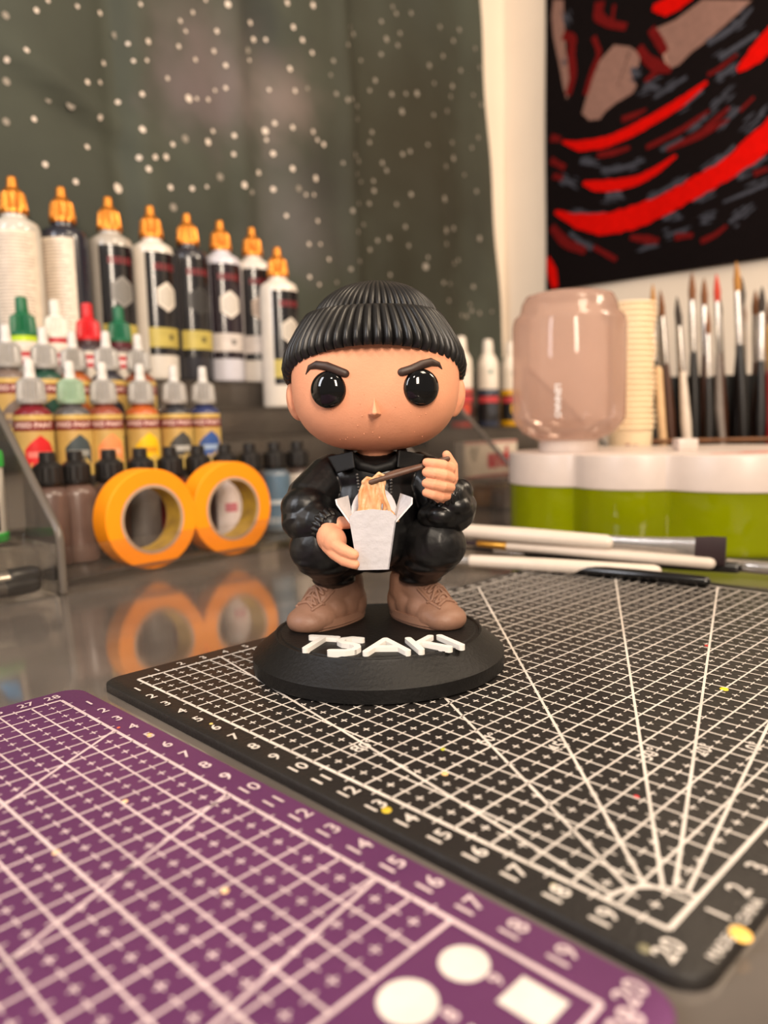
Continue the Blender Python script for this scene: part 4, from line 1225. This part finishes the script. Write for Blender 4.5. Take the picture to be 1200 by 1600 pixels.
for (s, z, w, c, k) in ((28, 45.2, 7.5, (118, 106, 108), .6), (37.5, 45, 5.5, (132, 118, 116), .7), (25.5, 41.5, 5, (104, 92, 96), .5), (39.5, 32.5, 7.0, (104, 100, 102), .6), (35.5, 52, 5, (40, 44, 48), .6), (44, 37, 6, (48, 50, 52), .5), (60, 45, 20, (48, 45, 34), .9), (58, 25, 16, (42, 41, 31), .8)):  # nebula clouds; the last two wide dark patches paint shade on the right side
    mp = nt.nodes.new('ShaderNodeVectorMath'); mp.operation = 'DISTANCE'
    sx = nt.nodes.new('ShaderNodeSeparateXYZ'); nt.links.new(tc.outputs['Object'], sx.inputs[0])
    cb = nt.nodes.new('ShaderNodeCombineXYZ'); nt.links.new(sx.outputs[0], cb.inputs[0]); nt.links.new(sx.outputs[2], cb.inputs[2])
    nt.links.new(cb.outputs[0], mp.inputs[0]); mp.inputs[1].default_value = (s * S, 0, z * S)
    nz = nt.nodes.new('ShaderNodeTexNoise'); nz.inputs['Scale'].default_value = 22; nt.links.new(tc.outputs['Object'], nz.inputs['Vector'])
    ma = nt.nodes.new('ShaderNodeMath'); ma.operation = 'MULTIPLY_ADD'; nt.links.new(nz.outputs['Fac'], ma.inputs[0]); ma.inputs[1].default_value = .09; nt.links.new(mp.outputs['Value'], ma.inputs[2])
    mr = nt.nodes.new('ShaderNodeMapRange'); mr.interpolation_type = 'SMOOTHSTEP'
    mr.inputs['From Min'].default_value = w * S * 1.5 + .04; mr.inputs['From Max'].default_value = .04; mr.inputs['To Min'].default_value = 0; mr.inputs['To Max'].default_value = k
    nt.links.new(ma.outputs[0], mr.inputs['Value'])
    mx = nt.nodes.new('ShaderNodeMix'); mx.data_type = 'RGBA'
    nt.links.new(mr.outputs[0], mx.inputs['Factor']); nt.links.new(prev, mx.inputs['A']); mx.inputs['B'].default_value = lin(c)
    prev = mx.outputs['Result']
nt.links.new(prev, b.inputs['Base Color'])
o = decal('cloth', mb, m_cloth, tp)
o.data.shade_smooth()
STARS = ((10.2,44.3,0.15),(11.3,45.5,0.12),(14.1,46.2,0.12),(16.5,46.7,0.14),(9,40.7,0.15),(7.5,39.6,0.15),(16.6,42.5,0.14),(14.6,40.1,0.15),(16,40.6,0.12),(9.5,35.6,0.15),(15.5,37.3,0.15),(14.3,34.6,0.15),(10.2,32.1,0.17),(12.8,31.2,0.17),(19.8,48.1,0.12),(18.6,44.5,0.12),(20.5,45.2,0.17),(19,43.1,0.12),(20.3,43.5,0.12),(17.8,39.5,0.14),(19.7,40.4,0.16),(19.5,37.2,0.21),(19.2,34.7,0.17),(20.7,35,0.17),(21.9,35.3,0.19),(20,33.8,0.19),(17.2,31.7,0.31),(22.3,32.6,0.18),(24.6,32.9,0.17),(26.3,33.4,0.12),(22.8,36.7,0.15),(22.6,42.7,0.13),(24,46,0.14),(24.9,47.7,0.12),(24.3,48.4,0.13),(25.9,49.8,0.13),(27.6,51.6,0.12),(30.1,52,0.21),(28.9,49.2,0.16),(28.5,47.2,0.15),(26,45.5,0.14),(29.8,46.2,0.16),(24.9,41.5,0.25),(25.9,41.8,0.12),(27.4,42.2,0.14),(28.4,43.4,0.12),(29.7,44,0.14),(27.7,39.2,0.15),(26.9,37.9,0.22),(30.3,39.4,0.17),(30.1,37.5,0.16),(31.2,34.6,0.24),(33.5,51.7,0.17),(33.9,50.2,0.18),(35.4,50.6,0.14),(33.2,47.9,0.12),(38.3,55.2,0.19),(39.1,53,0.19),(40.4,52.1,0.19),(38.3,48.4,0.2),(35.5,45.5,0.13),(38.8,46.2,0.17),(35.9,42.1,0.17),(38.1,42.1,0.18),(34.8,41.1,0.25),(34.9,40.2,0.13),(35.6,38.9,0.2),(33.8,36.6,0.18),(37.9,37.7,0.21),(35.6,35.2,0.2),(42.1,56.3,0.21),(41.8,51.2,0.16),(45,51.3,0.17),(45.2,47.7,0.17),(44.5,49.6,0.13),(48,55,0.16),(49.5,56.1,0.19),(48.8,56.6,0.13),(47.1,53.6,0.16),(53.9,58.8,0.16),(56.4,60.5,0.17),(56.9,58.3,0.17),(56.4,56.7,0.17),(53.7,54.9,0.16),(50.6,53.4,0.14),(52.7,51.6,0.19),(51.8,50.2,0.16),(55.3,50.6,0.19),(59.9,51.9,0.26),(49.2,47.6,0.18),(47.2,47.5,0.14),(49.2,46.1,0.16),(52.1,45.4,0.17),(51.7,44.1,0.17),(48,41.5,0.19),(49.4,41.3,0.19),(46.1,40.2,0.14),(48.8,39.6,0.17),(49.9,39,0.12),(53.8,42.1,0.19),(54.5,41.3,0.19),(52.2,39.6,0.16),(52.2,38.4,0.21),(57.4,43.9,0.2),(58.7,44.5,0.18),(61.9,46,0.15),(64.7,61.6,0.19),(70,63.3,0.2),(65.4,58.2,0.21),(73.4,61.9,0.19),(70.3,58.1,0.18),(63.3,54.1,0.15),(68,54,0.18),(67,51.8,0.19),(63.2,50.1,0.17),(75.1,54.8,0.2),(74.7,59.8,0.19),(73.8,49.9,0.19),(68.6,46,0.26),(66,44.2,0.2),(65,39.6,0.3),(58.7,39.1,0.21),(56,37.4,0.17),(51.3,36.7,0.18),(49,36.2,0.18),(47.3,34.9,0.2),(73.1,42.3,0.2),(65.3,35.5,0.29),(65.4,33.7,0.19),(74.1,35.9,0.27),(57.5,34.8,0.19),(58.1,32.5,0.18),(54.3,32.9,0.2),(52.3,32.3,0.17),(48.2,32.6,0.18),(50,33.9,0.14),(51,31,0.18),(48.2,29.1,0.18),(46.8,28,0.17),(61.3,30.2,0.32),(54.3,28.3,0.18),(70,32.4,0.18),(68.6,31.7,0.21),(64.6,28.4,0.19),(66.4,28.5,0.18),(72.8,28.9,0.21),(65.8,26.1,0.19),(70.2,24.6,0.2),(72.4,25.4,0.19),(76.6,25.6,0.16),(43.3,28.7,0.16),(40,29.9,0.15),(41.9,30.2,0.13),(41.7,32.8,0.16),(37.1,32.6,0.15),(41.6,37.5,0.24),(39.8,35.3,0.13),(41.2,35.6,0.13),(41.3,42.5,0.17),(42,41.8,0.15),(43.1,41.6,0.19),(39.8,26.2,0.15),(41.2,25.5,0.13),(44.5,26.2,0.15))
st, dim = MB(), MB()
for s, z, r in STARS:
    n = 12; r *= 1.45
    q = dim if (s > 44 and r < 1.2) else st  # right-hand stars go dim, shade painted into their colour
    q.add([(s + r * cos(2 * pi * i / n), cloth(s + r * cos(2 * pi * i / n), z + r * sin(2 * pi * i / n)) - .06, z + r * sin(2 * pi * i / n)) for i in range(n)], [tuple(range(n))])
random.seed(8)
for i in range(120):
    s, z, r = random.uniform(-30, 74), random.uniform(8, 90), random.uniform(.2, .4)
    if z < 24 and s < 45: continue
    dim.add([(s + r * cos(2 * pi * i / 8), cloth(s, z) - .06, z + r * sin(2 * pi * i / 8)) for i in range(8)], [tuple(range(8))])
decal('star_print', st, PM((222, 208, 196), .8), tp, kind='stuff')
decal('star_print', dim, PM((142, 134, 124), .8), tp, kind='stuff')

# ------------------------------------------------------------------ red and black cloth on the right wall
rp = thing('red_black_tapestry', 'black wall cloth with sweeping red brush strokes and dusty pink patches', 'tapestry', (CX.x, CX.y, 0), RB)
mb = MB(); vs, fs = [], []
def wave(s, z): return -.55 + .10 * sin(s * .35) + .08 * sin(z * .2 + s * .1)
NS, NZ = 60, 40
for j in range(NZ + 1):
    for i in range(NS + 1):
        s = 7.3 + 80 * i / NS; z = 28.2 + 80 * j / NZ
        vs.append((s + (.35 * (1 - j / NZ) if i == 0 else 0), wave(s, z), z))
for j in range(NZ):
    for i in range(NS): fs.append((j * (NS + 1) + i, j * (NS + 1) + i + 1, (j + 1) * (NS + 1) + i + 1, (j + 1) * (NS + 1) + i))
o = decal('cloth', mb.add(vs, fs), M('black_cloth', (15, 9, 10), .9, spec=.08), rp); o.data.shade_smooth()
RED=[[(10.5,48.8,0.18),(13.1,47.5,0.69),(17.1,47.0,0.74),(20.6,47.5,0.73),(24.2,48.4,0.77),(27.7,49.4,0.63),(30.7,50.8,0.25)],[(34.3,51.0,0.3),(36.1,52.0,1.04),(37.7,53.3,1.33),(39.8,54.6,1.45)],[(13.8,42.4,0.28),(15.9,41.5,0.75),(19.0,41.0,0.8),(21.9,41.0,0.66),(24.4,41.7,0.52),(27.0,42.9,0.19)],[(9.2,39.4,0.28),(12.8,37.4,0.97),(17.2,36.1,1.52),(21.4,36.3,1.58),(25.3,37.0,1.44),(28.5,38.0,1.32),(31.0,38.8,1.3),(33.4,39.6,1.37),(35.8,41.0,1.49),(38.0,42.5,1.62),(40.2,44.0,1.59)],[(23.4,62.2,0.39),(25.3,61.6,1.12),(26.9,61.7,1.11),(28.6,61.9,0.63)],[(8.0,33.2,0.21),(8.6,31.3,0.78),(9.3,28.6,0.5)]]
DKR=[[(22.9,44.9,0.39),(27.7,45.9,0.5),(31.1,47.3,0.25)],[(25.7,43.9,0.32),(29.8,44.6,0.68),(33.5,45.6,0.18)],[(30.3,45.2,0.25),(32.0,46.0,0.43),(33.5,47.0,0.24)],[(34.7,46.2,0.24),(36.3,47.4,0.24)],[(15.9,45.6,0.48),(18.3,45.4,0.54),(20.6,45.5,0.33)],[(19.4,49.4,0.53),(21.1,49.5,0.53),(22.8,49.8,0.2)],[(8.6,37.4,0.71),(10.9,34.7,0.98),(14.2,33.0,0.62)],[(15.4,33.4,0.41),(18.8,31.1,0.47)],[(20.8,33.8,0.46),(23.1,33.1,0.72),(24.8,32.6,0.45)],[(30.4,31.5,0.43),(32.2,32.0,0.43),(33.6,32.9,0.24)],[(27.0,32.7,0.57),(29.4,32.5,0.37)],[(8.5,49.9,0.71),(10.2,49.2,0.49)],[(8.5,46.8,0.57),(10.9,45.1,0.56)],[(8.9,44.5,0.5),(10.5,43.8,0.49)],[(10.4,63.3,0.7),(12.0,62.2,0.87),(11.7,60.5,0.77),(12.1,57.1,0.7),(11.3,54.9,0.63)],[(15.1,61.4,0.48),(16.1,59.0,0.48),(14.9,56.8,0.48),(14.0,54.1,0.48)],[(16.0,65.6,0.88),(15.7,63.8,0.89),(17.5,62.2,0.67),(19.8,61.1,0.6)],[(18.1,64.5,0.27),(17.8,62.6,0.34)],[(21.6,58.0,0.66),(22.7,56.1,0.81),(24.4,54.6,0.97),(26.0,53.6,0.38)],[(23.2,59.7,0.65),(24.3,57.8,0.77),(25.2,56.1,0.64)],[(22.5,53.4,0.33),(24.4,54.3,0.52)],[(30.7,51.6,0.31),(32.1,51.9,0.37),(34.2,52.9,0.24)],[(36.6,38.4,0.42),(38.2,38.7,0.29)]]
GRY=[[(30.6,55.3,0.62),(32.5,55.8,0.76),(34.4,56.5,0.6),(35.7,57.6,0.3)],[(32.1,53.1,0.74),(33.8,53.7,0.61),(36.5,54.6,0.48)],[(22.2,52.5,0.52),(23.9,52.5,0.65)],[(23.9,51.0,0.52),(26.0,51.6,0.51),(28.1,52.2,0.44)],[(31.9,51.0,0.67),(34.1,51.5,0.54)],[(25.3,48.3,0.38),(28.2,49.0,0.44),(30.2,49.9,0.43)],[(31.3,47.4,0.37),(33.2,48.7,0.36)],[(33.3,45.6,0.49),(34.4,46.7,0.36)],[(29.0,45.6,0.56),(30.1,46.0,0.43)],[(24.9,44.1,0.45),(27.8,44.9,0.38)],[(16.5,43.5,0.61),(19.2,43.0,0.67),(22.7,43.4,0.33)],[(13.3,45.4,0.69),(15.6,44.8,0.61)],[(17.2,40.0,0.74),(19.6,39.4,0.53)],[(12.2,42.6,0.77),(10.5,43.8,0.49)],[(23.0,38.1,0.46),(25.8,39.1,0.45),(28.4,39.8,0.5)],[(30.5,40.0,0.5),(32.4,40.8,0.43),(34.3,42.3,0.42)],[(29.3,36.7,0.44),(31.8,37.5,0.43)],[(33.5,38.4,0.36),(35.8,39.3,0.42),(38.1,40.1,0.41)],[(33.1,35.8,0.3),(35.9,36.4,0.42),(38.2,37.0,0.41)],[(30.9,34.3,0.49),(32.1,34.3,0.43)],[(33.9,33.2,0.48),(36.0,34.5,0.36)],[(25.6,33.1,0.38),(28.6,33.4,0.44)],[(22.6,32.0,0.46),(24.5,32.1,0.45)],[(11.6,36.0,0.56),(15.1,33.1,0.48)],[(11.2,38.9,0.28),(14.4,38.0,0.41),(17.2,37.7,0.34)],[(25.3,35.3,0.51),(27.5,35.7,0.32)],[(10.7,65.9,0.63),(11.1,65.0,0.49)],[(11.1,60.4,0.49),(11.4,59.8,0.49)],[(35.9,44.2,0.3),(37.5,45.2,0.29)],[(20.5,55.3,0.6),(21.9,54.4,0.46)]]
PNK=[[(13.5,51.8),(14.0,53.3),(14.9,55.7),(16.1,58.0),(18.1,59.4),(20.4,58.4),(21.9,56.9),(21.6,55.7),(19.9,55.5),(18.6,53.9),(20.8,54.2),(21.4,53.2),(20.8,52.4),(18.5,51.8),(17.0,51.1),(16.2,50.3),(14.6,50.6)],[(35.7,58.5),(34.3,57.7),(32.5,56.7),(30.3,55.6),(28.6,55.0),(27.0,54.0),(25.5,53.9),(25.2,55.1),(25.4,56.7),(26.2,57.4),(24.0,58.9),(23.7,59.5),(26.4,59.6),(29.9,60.7)],[(8.8,68.5),(10.4,67.9),(10.4,63.8),(10.8,61.0),(11.4,58.4),(12.1,56.0),(11.1,54.4),(10.5,56.3),(9.8,59.5),(8.8,63.6),(8.5,66.4)]]

def ribbon(mb, path, off, k=1.0):
    P = []
    for i in range(len(path) - 1):
        for j in range(6):
            t = j / 6
            P.append(tuple(path[i][q] * (1 - t) + path[i + 1][q] * t for q in range(3)))
    P.append(path[-1])
    for _ in range(2):
        P = [P[0]] + [tuple((P[i - 1][q] + 2 * P[i][q] + P[i + 1][q]) / 4 for q in range(3)) for i in range(1, len(P) - 1)] + [P[-1]]
    vs, fs = [], []
    for i, (x, z, w) in enumerate(P):
        a, c = P[max(i - 1, 0)], P[min(i + 1, len(P) - 1)]
        dx, dz = c[0] - a[0], c[1] - a[1]; d = hypot(dx, dz) or 1
        w2 = w * k * (1 + .1 * random.uniform(-1, 1))
        for sg in (-1, 1):
            X, Z = x - dz / d * w2 * sg, z + dx / d * w2 * sg
            vs.append((X, wave(X, Z) - off, Z))
    for i in range(len(P) - 1): fs.append((2 * i, 2 * i + 2, 2 * i + 3, 2 * i + 1))
    mb.add(vs, fs)
random.seed(21)
pk = MB()
for poly in PNK:
    bm = bmesh.new()
    bm.faces.new([bm.verts.new((x, 0, z)) for x, z in poly])
    bmesh.ops.triangulate(bm, faces=bm.faces[:])
    bmesh.ops.subdivide_edges(bm, edges=bm.edges[:], cuts=5, use_grid_fill=True)
    for q in bm.verts: q.co.y = wave(q.co.x, q.co.z) - .06
    pk.bm(bm)
decal('pink_patch_print', pk, PM((128, 94, 84), .85), rp, kind='stuff')
g = MB()
for p in GRY:
    ribbon(g, p, .06, .55)
    for k in range(7):
        i = random.randrange(len(p) - 1); t = random.random()
        x = p[i][0] + (p[i + 1][0] - p[i][0]) * t + random.uniform(-.8, .8); z = p[i][1] + (p[i + 1][1] - p[i][1]) * t + random.uniform(-.8, .8)
        dx, dz = p[i + 1][0] - p[i][0], p[i + 1][1] - p[i][1]; d = hypot(dx, dz) or 1; l = random.uniform(.3, .8)
        ribbon(g, [(x - dx / d * l, z - dz / d * l, .05), (x, z, random.uniform(.08, .2)), (x + dx / d * l, z + dz / d * l, .05)], .065)
decal('grey_fleck_print', g, PM((50, 52, 64), .85), rp, kind='stuff')
dr = MB()
for p in DKR: ribbon(dr, p, .07, .8)
decal('dark_red_print', dr, PM((98, 18, 18), .9, spec=.05), rp, kind='stuff')
rd = MB()
for p in RED: ribbon(rd, p, .08)
decal('red_stroke_print', rd, PM((196, 10, 4), .9, spec=.05), rp, kind='stuff')
